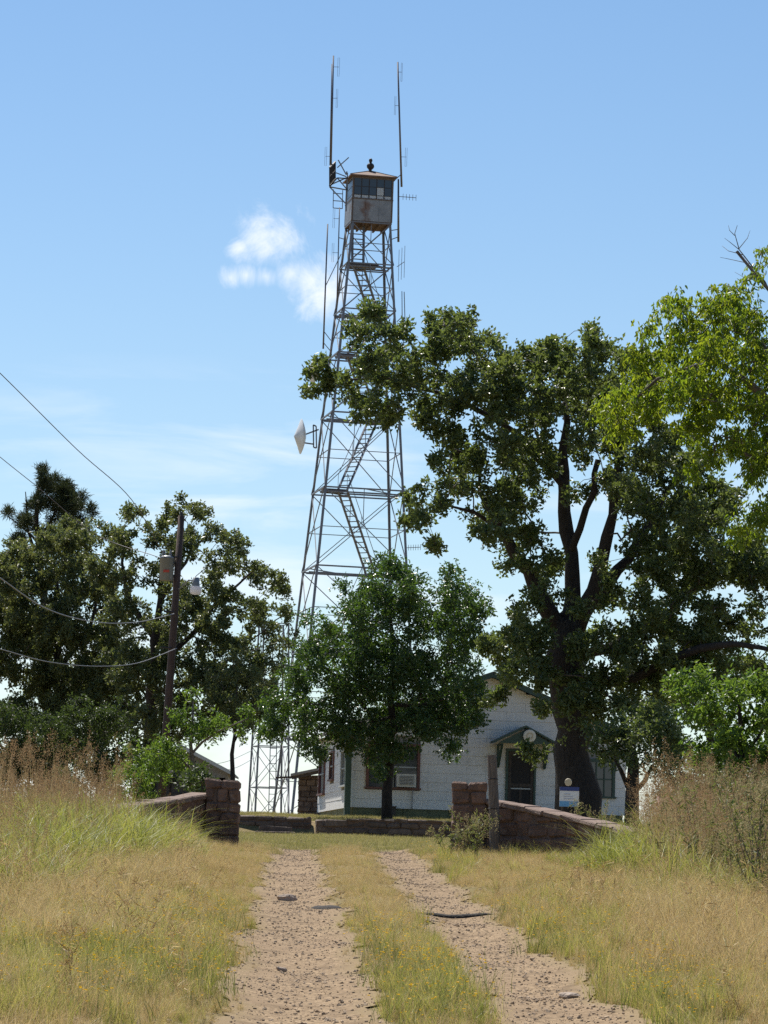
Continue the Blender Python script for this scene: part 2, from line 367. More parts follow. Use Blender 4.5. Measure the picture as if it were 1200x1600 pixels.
def ground(x, y):
    x = np.asarray(x, float); y = np.asarray(y, float)
    z = np.where((y > -90) & (y < 390), np.interp(y, _ty, _tz), np.interp(y, _PY, _PZ))
    # the raised house yard behind the low retaining wall
    m = sstep(8.5, 5.0, x)
    yard = sstep(104.7, 105.2, y) * 0.42 * m + sstep(101, 114, y) * 0.42 * (1 - m) + 0.16 * sstep(106, 116, y)
    z = z + yard * sstep(290, 230, y)
    z = z - np.clip((np.abs(x) - 70) * 0.10, 0, 80)
    z = np.maximum(z, -82)
    near = sstep(180, 110, np.hypot(x, y - 50))
    z = z + near * (0.035 * np.sin(x * 1.3 + y * 0.5) * np.sin(y * 0.6 - x * 0.4 + 1) + 0.02 * np.sin(x * 3.1 + 2) * np.sin(y * 1.7))
    c = road_c(y); fade = sstep(78, 66, y)
    for s_ in (-1, 1):
        d = (x - c - s_ * HALF) / 0.42
        z = z - 0.07 * np.exp(-d * d) * fade
    z = z + 0.12 * sstep(1.4, 2.6, np.abs(x - c)) * sstep(10, 20, y) * sstep(56, 42, y)
    return z
def gz(x, y): return float(ground(x, y))
def axis_(lo, hi, step, far, g=1.22):
    a = list(np.arange(lo, hi + 1e-6, step)); st = step; p = hi
    while p < far: st *= g; p += st; a.append(p)
    st = step; p = lo; pre = []
    while p > -far: st *= g; p -= st; pre.append(p)
    return np.array(pre[::-1] + a)
gx = axis_(-8, 8, 0.2, 30000, 1.2); gy = axis_(14, 118, 0.5, 30000, 1.2)
GX, GY = np.meshgrid(gx, gy); GZ = ground(GX, GY)
ii = np.arange(len(gx) * len(gy)).reshape(len(gy), len(gx))
gf = np.stack([ii[:-1, :-1], ii[:-1, 1:], ii[1:, 1:], ii[1:, :-1]], -1).reshape(-1, 4)

def ground_material():
    m = bpy.data.materials.new('dry_meadow_soil'); m.use_nodes = True; t = m.node_tree
    p = t.nodes['Principled BSDF']; p.inputs['Roughness'].default_value = 0.95; p.inputs['Specular IOR Level'].default_value = 0.15
    g = t.nodes.new('ShaderNodeNewGeometry')
    def nz_(s, d=6):
        n = t.nodes.new('ShaderNodeTexNoise'); t.links.new(g.outputs['Position'], n.inputs['Vector']); n.inputs['Scale'].default_value = s; n.inputs['Detail'].default_value = d; return n.outputs['Fac']
    def mx_(f, lo, hi, a, b):
        r = t.nodes.new('ShaderNodeMapRange'); t.links.new(f, r.inputs[0]); r.inputs[1].default_value = lo; r.inputs[2].default_value = hi
        x = t.nodes.new('ShaderNodeMix'); x.data_type = 'RGBA'; t.links.new(r.outputs[0], x.inputs[0])
        for i, q in ((6, a), (7, b)):
            if isinstance(q, tuple): x.inputs[i].default_value = (*q, 1)
            else: t.links.new(q, x.inputs[i])
        return x.outputs[2]
    c = mx_(nz_(0.45), 0.36, 0.62, (0.27, 0.20, 0.105), (0.19, 0.155, 0.065))
    c = mx_(nz_(9, 8), 0.45, 0.75, c, (0.12, 0.085, 0.045))
    t.links.new(c, p.inputs['Base Color'])
    b = t.nodes.new('ShaderNodeBump'); b.inputs['Strength'].default_value = 0.6; b.inputs['Distance'].default_value = 0.04
    t.links.new(nz_(22, 8), b.inputs['Height']); t.links.new(b.outputs[0], p.inputs['Normal'])
    return m
M['ground'] = ground_material()
go = link('ground', np_mesh('ground', np.stack([GX.ravel(), GY.ravel(), GZ.ravel()], -1), gf, smooth=True), 'ground')
tag(go, 'dry grassy hillside rising to the house', kind='structure')

# the two gravel wheel tracks
def track_material():
    m = bpy.data.materials.new('gravel_track'); m.use_nodes = True; t = m.node_tree
    p = t.nodes['Principled BSDF']; p.inputs['Roughness'].default_value = 0.95; p.inputs['Specular IOR Level'].default_value = 0.2
    g = t.nodes.new('ShaderNodeNewGeometry')
    def nz_(s, d=8):
        n = t.nodes.new('ShaderNodeTexNoise'); t.links.new(g.outputs['Position'], n.inputs['Vector']); n.inputs['Scale'].default_value = s; n.inputs['Detail'].default_value = d; return n.outputs['Fac']
    def mix_(f, lo, hi, a, b):
        r = t.nodes.new('ShaderNodeMapRange'); t.links.new(f, r.inputs[0]); r.inputs[1].default_value = lo; r.inputs[2].default_value = hi
        x = t.nodes.new('ShaderNodeMix'); x.data_type = 'RGBA'; t.links.new(r.outputs[0], x.inputs[0])
        for i, q in ((6, a), (7, b)):
            if isinstance(q, tuple): x.inputs[i].default_value = (*q, 1)
            else: t.links.new(q, x.inputs[i])
        return x.outputs[2]
    v = t.nodes.new('ShaderNodeTexVoronoi'); t.links.new(g.outputs['Position'], v.inputs['Vector']); v.inputs['Scale'].default_value = 42; v.inputs['Randomness'].default_value = 1
    sp = t.nodes.new('ShaderNodeSeparateColor'); t.links.new(v.outputs['Color'], sp.inputs[0])
    c = mix_(sp.outputs[0], 0.0, 1.0, (0.12, 0.078, 0.042), (0.38, 0.27, 0.16))
    c = mix_(nz_(1.1), 0.42, 0.70, c, (0.245, 0.168, 0.098))          # packed dust
    c = mix_(nz_(3.1), 0.52, 0.70, c, (0.16, 0.108, 0.06))        # damp soil
    a_ = t.nodes.new('ShaderNodeAttribute'); a_.attribute_name = 'rnd'  # 0 centre .. 1 edge
    ad = t.nodes.new('ShaderNodeMath'); ad.operation = 'MULTIPLY_ADD'; t.links.new(nz_(5), ad.inputs[0]); ad.inputs[1].default_value = 0.9; t.links.new(a_.outputs['Fac'], ad.inputs[2])
    c = mix_(ad.outputs[0], 1.05, 1.40, c, (0.235, 0.17, 0.09))      # litter and thatch at the verge
    t.links.new(c, p.inputs['Base Color'])
    b = t.nodes.new('ShaderNodeBump'); b.inputs['Strength'].default_value = 0.35; b.inputs['Distance'].default_value = 0.015
    t.links.new(nz_(95, 4), b.inputs['Height']); t.links.new(b.outputs[0], p.inputs['Normal'])
    return m
M['track'] = track_material()
rng = np.random.default_rng(5)
TRK_END = 69.0
def track_half(y, s_):
    y = np.asarray(y, float)
    return np.interp(y, [0, 22, 40, 62, 69], [0.50, 0.47, 0.40, 0.34, 0.30] if s_ < 0 else [0.40, 0.38, 0.35, 0.32, 0.29]) + 0.06 * np.sin(y * 1.1 + s_ * 2) + 0.04 * np.sin(y * 2.9 + s_)
for s_ in (-1, 1):
    ys = np.arange(5, TRK_END, 0.15); vs = []
    rn_ = []
    for e in np.linspace(-1, 1, 9):
        edge = rng.normal(0, 0.025, len(ys)) if abs(e) == 1 else 0
        x = road_c(ys) + s_ * HALF + e * 1.15 * track_half(ys, s_) + edge; rn_.append(np.full(len(ys), abs(e)))
        vs.append(np.stack([x, ys, ground(x, ys) + 0.012], -1))
    vs = np.stack(vs, 1); n_, k_ = vs.shape[:2]; ii = np.arange(n_ * k_).reshape(n_, k_)
    fc = np.stack([ii[:-1, :-1], ii[:-1, 1:], ii[1:, 1:], ii[1:, :-1]], -1).reshape(-1, 4)
    o = link('gravel_track', np_mesh('gravel_track', vs.reshape(-1, 3), fc, np.stack(rn_, 1).ravel(), smooth=True), 'track')
    tag(o, ('left' if s_ < 0 else 'right') + ' gravel wheel track of the driveway', kind='structure')
def hit(u, v):
    """where the sight line meets the ground"""
    d = ray(u, v); Yv = np.linspace(12, 110, 4000); t_ = Yv / d.y
    below = (EYE + d.z * t_) <= ground(d.x * t_, Yv); k = int(np.argmax(below)) if below.any() else 3999
    return Vector((d.x * t_[k], Yv[k], float(EYE + d.z * t_[k])))
def project(x, y, z):
    """photo pixel of points (arrays), used to lay out the meadow as the photograph shows it"""
    P = np.stack([x, y, z - EYE], -1); dp = P @ np.array(_f); return 600 + F * (P @ np.array(_r)) / dp, 800 - F * (P @ np.array(_u)) / dp
# ------------------------------------------------------------------ lookout tower
TY = 194.0
TB = at(538.5, 1275, TY); TT = at(578.5, 268, TY)
TB.z = gz(TB.x, TB.y)
axis = (TT - TB); TH = axis.length
q = Vector((0, 0, 1)).rotation_difference(axis.normalized()).to_matrix().to_4x4() @ Matrix.Rotation(R(10), 4, 'Z')
tower = thing('lookout_tower', 'tall rusty steel lattice fire lookout tower with square cab behind the white house', 'lookout tower',
              TB, q.to_euler())
def lz_(v, Y): return at(557, v, Y).z - TB.z
LEV = [0.0] + [lz_(v, TY - 2.4) for v in (1017, 886, 762, 643, 548, 478, 405)] + [lz_(347, TY - 1.1)]
LEV = [0.0, LEV[1] * 0.5] + LEV[1:]
S0, S1 = 3.38, 1.06
def hs_(z): return S0 + (S1 - S0) * z / LEV[-1]
CN = [(-1, -1), (1, -1), (1, 1), (-1, 1)]
def cp(i, z): i %= 4; s_ = hs_(z); return Vector((CN[i][0] * s_, CN[i][1] * s_, z))
def angle_bar(p0, p1, wd, th, ax, ay):
    """an L section between two points, flanges along ax and ay"""
    p0 = Vector(p0); p1 = Vector(p1); ax = Vector(ax); ay = Vector(ay); mb = MB()
    pr = [Vector((0, 0, 0)), ax * wd, ax * wd + ay * th, ax * th + ay * th, ax * th + ay * wd, ay * wd]
    vs = [p0 + a for a in pr] + [p1 + a for a in pr]; n = 6
    fs = [(k, (k + 1) % n, (k + 1) % n + n, k + n) for k in range(n)] + [tuple(reversed(range(n))), tuple(range(n, 2 * n))]
    return mb.add(vs, fs)
for i in range(4):
    angle_bar(cp(i, 0), cp(i, LEV[-1]), 0.125, 0.03, (-CN[i][0], 0, 0), (0, -CN[i][1], 0)).build('leg', 'steel', tower)
    c0 = cp(i, 0); MB().rect(c0.x - 0.35, c0.x + 0.35, c0.y - 0.35, c0.y + 0.35, -0.4, 0.12).build('footing', 'stone_grey', tower)
for k in range(1, len(LEV)):
    z0, z1 = LEV[k - 1], LEV[k]; zm = (z0 + z1) / 2
    for i in range(4):
        a0, b0, a1, b1 = cp(i, z0), cp(i + 1, z0), cp(i, z1), cp(i + 1, z1); am, bm_ = cp(i, zm), cp(i + 1, zm)
        nrm = Vector((0, -1, 0)) if i == 0 else Vector((1, 0, 0)) if i == 1 else Vector((0, 1, 0)) if i == 2 else Vector((-1, 0, 0))
        w_ = 0.065 if k < 7 else 0.055
        MB().bar(a1, b1, w_, w_ * 1.2).build('girt', 'steel', tower)
        if k > 1 or True:
            MB().bar(am - nrm * 0.06, bm_ - nrm * 0.06, 0.038).build('mid_girt', 'steel', tower)
        MB().bar(a0 + nrm * 0.02, b1 + nrm * 0.02, 0.045, 0.04).build('brace', 'steel', tower)
        MB().bar(b0 - nrm * 0.03, a1 - nrm * 0.03, 0.045, 0.04).build('brace', 'steel', tower)
        if i in (0, 2):
            MB().bar((am + bm_) / 2 - nrm * 0.1, (a1 + b1) / 2 - nrm * 0.02, 0.035).build('hanger', 'steel', tower)
    # diagonal plan strut at the level
    MB().bar((cp(0, z1) + cp(1, z1)) / 2, (cp(1, z1) + cp(2, z1)) / 2, 0.05).build('plan_strut', 'steel', tower)
    MB().bar((cp(2, z1) + cp(3, z1)) / 2, (cp(3, z1) + cp(0, z1)) / 2, 0.05).build('plan_strut', 'steel', tower)
# stair flights zigzag from landing to landing
side = {1: 1, 2: -1, 3: 1, 4: -1, 5: 1, 6: -1, 7: 1, 8: -1}
def stair_end(k):
    s_ = hs_(LEV[k]); d = side[k]; return Vector((d * min(1.0, s_ * 0.45), d * min(0.85, s_ * 0.45), LEV[k]))
for k in range(1, 9):
    z = LEV[k]; s_ = hs_(z); c = stair_end(k); d = side[k]
    x1 = d * (s_ - 0.10); x0 = c.x - d * 0.12 if k != 8 else 0.45
    lo = MB().rect(min(x0, x1), max(x0, x1), c.y - 0.42, c.y + 0.42, z - 0.09, z - 0.03).build('landing', 'tread', tower)
    for j in range(4):
        yy = c.y - 0.42 + 0.21 * j; MB().rect(min(x0, x1), max(x0, x1), yy + 0.006, yy + 0.204, z - 0.029, z + 0.01).build('plank', 'tread', lo)
    for yy in (c.y - 0.46, c.y + 0.46):
        MB().bar((-s_ + 0.05, yy, z - 0.13), (s_ - 0.05, yy, z - 0.13), 0.05, 0.08).build('landing_beam', 'steel', tower)
def flight(p0, p1, width, n, rail=True):
    p0 = Vector(p0); p1 = Vector(p1); mb = MB(); hw = width / 2
    h = Vector((p1.x - p0.x, p1.y - p0.y, 0)).normalized(); sd = Vector((-h.y, h.x, 0)); an = math.atan2(h.y, h.x)
    for s_ in (-1, 1): mb.bar(p0 + sd * hw * s_, p1 + sd * hw * s_, 0.04, 0.13, up=sd)
    fl = mb.build('stair_flight', 'steel', tower)
    for j in range(1, n):
        MB().box(p0.lerp(p1, j / n), (0.15, width - 0.045, 0.03), rotz=an).build('tread', 'tread', fl)
    if rail:
        rl = MB(); o = sd * hw * 0.98 + Vector((0, 0, 0.85)); rl.bar(p0 + o, p1 + o, 0.025)
        for j in range(0, n + 1, max(1, n // 2)):
            c = p0.lerp(p1, j / n) + sd * hw * 0.98; rl.bar(c, c + Vector((0, 0, 0.85)), 0.022)
        rl.build('handrail', 'steel', fl)
    return fl
flight((-1.6, -1.3, 0.05), stair_end(1), 0.62, 13)
for k in range(1, 8):
    flight(stair_end(k), stair_end(k + 1), 0.62, int(round((LEV[k + 1] - LEV[k]) / 0.26)))
flight((-0.60, -0.78, LEV[8]), (-0.60, -0.40, LEV[9]), 0.60, 8)
# cab
CH = 1.08; CZ0 = LEV[-1] + 0.02; CZS = lz_(310, TY - 1.08); CZ1 = lz_(276, TY - 1.08); AP = lz_(266.5, TY)
MB().rect(-CH, CH, -CH, CH, CZ0 - 0.06, CZ0 + 0.04).build('cab_floor', 'cab_floor', tower)
for k in range(5):
    x = -CH + 0.2 + k * (2 * CH - 0.4) / 4
    MB().rect(x - 0.04, x + 0.04, -CH + 0.02, CH - 0.02, CZ0 - 0.17, CZ0 - 0.062).build('floor_joist', 'cab_floor', tower)
for i in range(4):
    rot = Matrix.Rotation(R(90 * i), 3, 'Z')
    def wbox(x0, x1, y0, y1, z0, z1, mb=None):
        mb = mb or MB(); return mb.box(rot @ Vector(((x0 + x1) / 2, (y0 + y1) / 2, (z0 + z1) / 2)), (x1 - x0, y1 - y0, z1 - z0), mat=rot)
    for j in range(3):   # three sheet panels on each side
        x0 = -CH + j * 2 * CH / 3 + 0.004; x1 = -CH + (j + 1) * 2 * CH / 3 - 0.004
        wbox(x0, x1, -CH - 0.012 - 0.004 * (j == 1), -CH + 0.02, CZ0 + 0.05, CZS - 0.05).build('wall_panel', 'cab_metal', tower)
    wbox(-CH - 0.03, CH + 0.03, -CH - 0.035, -CH + 0.03, CZS - 0.048, CZS + 0.02).build('sill', 'cab_trim', tower)
    wbox(-CH - 0.01, CH + 0.01, -CH - 0.015, -CH + 0.03, CZ1 - 0.1, CZ1).build('head_rail', 'cab_trim', tower)
    wbox(-CH - 0.02, -CH + 0.07, -CH - 0.02, -CH + 0.07, CZ0 + 0.045, CZ1 - 0.002).build('corner_post', 'cab_trim', tower)
    nb = 5; ws = (2 * CH - 0.14) / nb
    for j in range(nb):
        x0 = -CH + 0.07 + j * ws; x1 = x0 + ws
        sash = MB()
        wbox(x0, x0 + 0.025, -CH - 0.004, -CH + 0.024, CZS + 0.022, CZ1 - 0.102, sash)
        wbox(x1 - 0.025, x1, -CH - 0.004, -CH + 0.024, CZS + 0.022, CZ1 - 0.102, sash)
        wbox(x0 + 0.026, x1 - 0.026, -CH - 0.002, -CH + 0.022, CZS + 0.18, CZS + 0.21, sash)
        wbox(x0 + 0.026, x1 - 0.026, -CH - 0.002, -CH + 0.022, CZS + 0.62, CZS + 0.65, sash)
        so = sash.build('window_sash', 'dark_metal', tower)
        if i in (0,):
            # low lights get a pale translucent colour, two of the middle lights are pale too
            wbox(x0 + 0.03, x1 - 0.03, -CH + 0.004, -CH + 0.014, CZS + 0.024, CZS + 0.177).build('pane', 'pale_pane', so)
            wbox(x0 + 0.027, x1 - 0.027, -CH + 0.004, -CH + 0.012, CZS + 0.213, CZS + 0.618).build('pane', 'pale_pane' if j == 3 else 'glass', so)
            wbox(x0 + 0.027, x1 - 0.027, -CH + 0.004, -CH + 0.012, CZS + 0.653, CZ1 - 0.104).build('pane', 'glass', so)
        else:
            wbox(x0 + 0.027, x1 - 0.027, -CH + 0.004, -CH + 0.012, CZS + 0.024, CZ1 - 0.104).build('pane', 'glass', so)
MB().rect(-CH + 0.05, CH - 0.05, -CH + 0.05, CH - 0.05, CZ1 - 0.06, CZ1 - 0.02).build('ceiling', 'interior', tower)
e = CH + 0.17
rf = MB(); rf.add([(-e, -e, CZ1 + 0.0), (e, -e, CZ1), (e, e, CZ1), (-e, e, CZ1), (-e, -e, CZ1 + 0.07), (e, -e, CZ1 + 0.07), (e, e, CZ1 + 0.07), (-e, e, CZ1 + 0.07), (0, 0, AP)],
       [(3, 2, 1, 0), (0, 1, 5, 4), (1, 2, 6, 5), (2, 3, 7, 6), (3, 0, 4, 7), (4, 5, 8), (5, 6, 8), (6, 7, 8), (7, 4, 8)])
rfo = rf.build('cab_roof', 'cab_roof', tower)
for sx, sy in CN: MB().bar((sx * e, sy * e, CZ1 + 0.075), (0, 0, AP + 0.01), 0.05, 0.04).build('hip_cap', 'cab_roof', rfo)
FS = 0.62
MB().lathe([(r_ * FS, AP + (z_ - AP) * FS) for r_, z_ in [(0.13, AP - 0.08), (0.13, AP + 0.1), (0.2, AP + 0.16), (0.31, AP + 0.3), (0.33, AP + 0.44), (0.27, AP + 0.58), (0.13, AP + 0.68), (0.1, AP + 0.75),
            (0.15, AP + 0.84), (0.16, AP + 0.95), (0.11, AP + 1.05), (0.03, AP + 1.1), (0.0, AP + 1.1)]], n=14).build('roof_vent', 'dark_metal', tower, smooth=True)

# ------------------------------------------------------------------ antennas on the tower
def whip(name, label, p0, p1, Y, r=0.035, dip=(), cat='antenna', arms=(), mat='antenna', Ya=None):
    a = at(*p0, Y); b = at(*p1, Y)
    t = thing(name, label, cat, b)
    MB().tube([b, a], [r, r * 0.75], 8).build('mast', mat, t, True)
    for (f_, sd) in dip:      # folded dipole loops on a short boom
        c = b.lerp(a, f_); o = Vector((sd, 0, 0)); hgt = 0.5
        lp = MB(); lp.bar(c, c + o, 0.02)
        x0 = c + o * 0.8
        lp.tube([x0 + Vector((0, 0, -hgt)), x0 + Vector((0, 0, hgt)), x0 + o * 0.3 + Vector((0, 0, hgt)), x0 + o * 0.3 + Vector((0, 0, -hgt)), x0 + Vector((0, 0, -hgt))], 0.008, 5, False)
        lp.build('dipole_loop', mat, t)
    for (f_, u2, v2) in arms:
        c = b.lerp(a, f_); MB().bar(c, at(u2, v2, Ya or Y), 0.04).build('mount_arm', mat, t)
    return t
whip('dipole_antenna', 'tallest thin mast antenna above the dish bracket left of the tower cab', (521, 87), (517, 262), TY - 1.1, 0.05, [(0.9, 0.3), (0.62, 0.25), (0.1, -0.3)])
whip('whip_antenna', 'plain whip close beside the tallest antenna left of the cab', (518.5, 100), (515.5, 258), TY - 1.1, 0.03)
whip('dipole_antenna', 'long thin mast antenna rising from the right edge of the cab roof', (621.5, 97), (627.5, 292), TY - 0.9, 0.055, [(0.65, -0.22), (0.24, 0.3), (0.92, 0.2)], arms=[(0.1, 617, 281)])
whip('support_pipe', 'upright steel pipe bolted along the right edge of the tower cab', (622.5, 280), (622.5, 378), TY - 0.9, 0.06, cat='pipe', arms=[(0.08, 612, 374), (0.2, 612, 360)])
whip('dipole_antenna', 'slim antenna with loop elements close to the upper left tower leg', (530.5, 324), (526.5, 472), TY - 1.1, 0.035, [(0.88, -0.3), (0.52, -0.3)], arms=[(0.68, 539, 374), (0.06, 530, 462)])
whip('whip_antenna', 'tall bare antenna standing off far left of the upper tower', (512, 350), (505, 545), TY - 1.2, 0.045, arms=[(0.5, 533, 397), (0.05, 516, 548), (0.14, 517, 532)])
whip('twin_antenna', 'pair of thin upright rods at the right of the tower above the oak', (628, 455), (628.5, 508), TY - 1.0, 0.025, arms=[(0.25, 620, 503), (0.25, 634, 505)])
t2 = thing('whip_antenna', 'short lone rod outermost at the right of the tower above the oak', 'antenna', at(633, 508, TY - 1.0)); MB().tube([at(633, 508, TY - 1.0), at(631.5, 456, TY - 1.0)], 0.022, 6).build('mast', 'antenna', t2)
def yagi(label, p0, p1, Y, n, el, vert=False):
    a = at(*p0, Y); b = at(*p1, Y); t = thing('yagi_antenna', label, 'antenna', a)
    MB().bar(a, b, 0.03).build('boom', 'antenna', t)
    for j in range(n):
        c = a.lerp(b, 0.25 + 0.75 * j / (n - 1)); d = Vector((0, 0, el)) if vert else Vector((0.1, -0.3, el))
        MB().tube([c - d, c + d], 0.013, 5).build('element', 'antenna', t)
yagi('long comb shaped aerial pointing right beside the tower cab', (623, 307), (650, 309), TY - 0.9, 5, 0.16, True)
yagi('small aerial with tall upright rods at the right of the upper tower', (620, 417), (632, 409), TY - 1.4, 3, 0.85, True)
yagi('comb shaped aerial pointing right low on the tower above the yard tree', (632, 856), (657, 855), TY - 0.5, 6, 0.15, True)
# bracket with grid reflector, upper left of the cab
BR = thing('antenna_bracket', 'steel outrigger frame with slatted grid reflector left of the tower cab', 'bracket', at(541, 330, TY - 1.1))
Yb = TY - 1.1
fr = MB()
for a_, b_ in [((515, 292), (543, 297)), ((515, 292), (527, 278)), ((527, 278), (543, 279)), ((527, 278), (543, 297)), ((515, 292), (540, 318)), ((516, 289), (543, 277)), ((543, 270), (541, 330))]:
    fr.bar(at(*a_, Yb), at(*b_, Yb), 0.06)
fr.build('outrigger', 'steel', BR)
ld = MB()
for a_, b_ in [((521, 296), (520.5, 325)), ((535.5, 297), (535, 326)), ((521, 302), (535.5, 303)), ((520.7, 313.5), (535.3, 314.5)), ((520.5, 325), (535, 326))]:
    ld.bar(at(*a_, Yb), at(*b_, Yb), 0.04)
ld.build('hanging_frame', 'antenna', BR)
for k in range(7):
    f_ = k / 6; MB().bar(at(515 + 9 * f_, 262 - 9 * f_, Yb - 0.6 + 1.0 * f_), at(515 + 9 * f_, 290 - 11 * f_, Yb - 0.6 + 1.0 * f_), 0.055).build('grid_bar', 'dark_metal', BR)
g2 = MB(); g2.bar(at(515, 262, Yb - .6), at(524, 253, Yb + .4), 0.07).bar(at(515, 290, Yb - .6), at(524, 279, Yb + .4), 0.07).bar(at(515, 276, Yb - .6), at(524, 266, Yb + .4), 0.05)
g2.build('grid_frame', 'dark_metal', BR)
g3 = MB(); g3.bar(at(527, 262, Yb), at(545, 246, Yb), 0.05).bar(at(528.5, 250, Yb), at(541, 273, Yb), 0.06).bar(at(541, 273, Yb), at(542, 268, Yb), 0.07).bar(at(525, 270, Yb), at(541, 276, Yb), 0.05)
g3.build('feed_boom', 'steel', BR)
# shrouded dishes
def dish(label, pu, pv, Y, arms, rad=0.93):
    c = at(pu, pv, Y); t = thing('dish_antenna', label, 'dish antenna', c)
    ax = Vector((-0.985, -0.17, -0.01)).normalized()
    m = Vector((0, 0, 1)).rotation_difference(ax).to_matrix()
    MB().lathe([(rad, 0.0), (rad * 0.62, 0.13), (rad * 0.3, 0.25), (0.02, 0.36)], c, 32, m).build('radome', 'white_paint', t, True)
    MB().lathe([(rad, 0.0), (rad * 0.98, -0.02), (rad * 0.72, -0.12), (rad * 0.4, -0.21), (rad * 0.15, -0.26), (0.0, -0.27)], c, 32, m).build('reflector', 'white_paint', t, True)
    mo = MB()
    for (a_, b_) in arms: mo.bar(at(*a_, Y + .1), at(*b_, Y + .1), 0.07)
    mo.build('mount', 'steel', t)
    return t
dish('white cone fronted dish antenna on the left leg halfway up the tower', 470, 682, TY - 1.8, [((474, 680), (498, 671)), ((476, 692), (490, 694)), ((489.5, 664), (490, 699)), ((494, 666), (494.5, 700)), ((489.5, 664), (494, 666)), ((490, 699), (494.5, 700))])
dish('white dish antenna half hidden by oak leaves above the other dish', 489, 582, TY - 1.6, [((486, 576), (512, 572)), ((486, 590), (508, 590))], 0.72)

# ------------------------------------------------------------------ second lattice mast at the left behind the yard
def mast():
    Y = 212.0; b = at(419, 1272, Y); b.z = gz(b.x, Y); top = at(428, 975, Y)
    t = thing('lattice_mast', 'narrow self standing lattice mast with ladder left of the lookout tower', 'lattice mast', b)
    s0, s1 = 1.12, 0.80; Hh = top.z - b.z
    def c(i, f_):
        s_ = s0 + (s1 - s0) * f_; ct = b.lerp(Vector((top.x, top.y, top.z)), f_)
        an = R(45 + 90 * i + 14); return ct + Vector((math.cos(an), math.sin(an), 0)) * s_ * 1.25
    for i in range(4): MB().tube([c(i, 0), c(i, 1)], [0.06, 0.05], 6).build('leg', 'steel', t)
    nb = 5
    for k in range(nb + 1):
        f_ = k / nb
        for i in range(4):
            MB().bar(c(i, f_), c((i + 1) % 4, f_), 0.05).build('girt', 'steel', t)
            if k < nb:
                MB().bar(c(i, f_), c((i + 1) % 4, f_ + 1 / nb), 0.03).build('brace', 'steel', t)
                MB().bar(c((i + 1) % 4, f_), c(i, f_ + 1 / nb), 0.03).build('brace', 'steel', t)
    l0 = c(2, 0).lerp(c(3, 0), 0.5) + Vector((0, -0.1, 0)); l1 = c(2, 1).lerp(c(3, 1), 0.5) + Vector((0, -0.1, 0))
    lad = MB(); lad.bar(l0 + Vector((-.18, 0, 0)), l1 + Vector((-.18, 0, 0)), 0.05).bar(l0 + Vector((.18, 0, 0)), l1 + Vector((.18, 0, 0)), 0.05)
    lo = lad.build('ladder', 'steel', t)
    n = int(Hh / 0.42)
    for k in range(n):
        q_ = l0.lerp(l1, (k + .5) / n); MB().bar(q_ + Vector((-.18, 0, 0)), q_ + Vector((.18, 0, 0)), 0.035).build('rung', 'steel', lo)
mast()
# ------------------------------------------------------------------ white house
HC = at(546, 1275, 116.0); HZ = gz(HC.x, HC.y)
HROT = R(8)
house = thing('house', 'white sided single storey house with green door canopy behind the trees', 'house', (HC.x, HC.y, HC.z - 0.02), (0, 0, HROT))
HW, HL, HE, HA, FZ = 8.75, 8.1, 2.75, 4.5, 0.32
MB().rect(0.06, HW - 0.06, 0.06, HL - 0.06, -0.6, FZ).build('foundation', 'foundation', house)
for (a0, a1, b0, b1) in [(0.10, 1.6, .02, .2), (1.7, 3.1, .02, .2), (3.2, 4.5, .02, .2), (6.1, 7.4, .02, .2), (7.5, 8.6, .02, .2)]:
    MB().rect(a0, a1, 0.03, 0.058, -0.5, FZ - 0.03).build('skirting_panel', 'foundation', house)
for k in range(5): MB().rect(0.03, 0.058, 0.15 + k * 1.5, 1.55 + k * 1.5, -0.5, FZ - 0.03).build('skirting_panel', 'foundation', house)
COURSE = 0.285
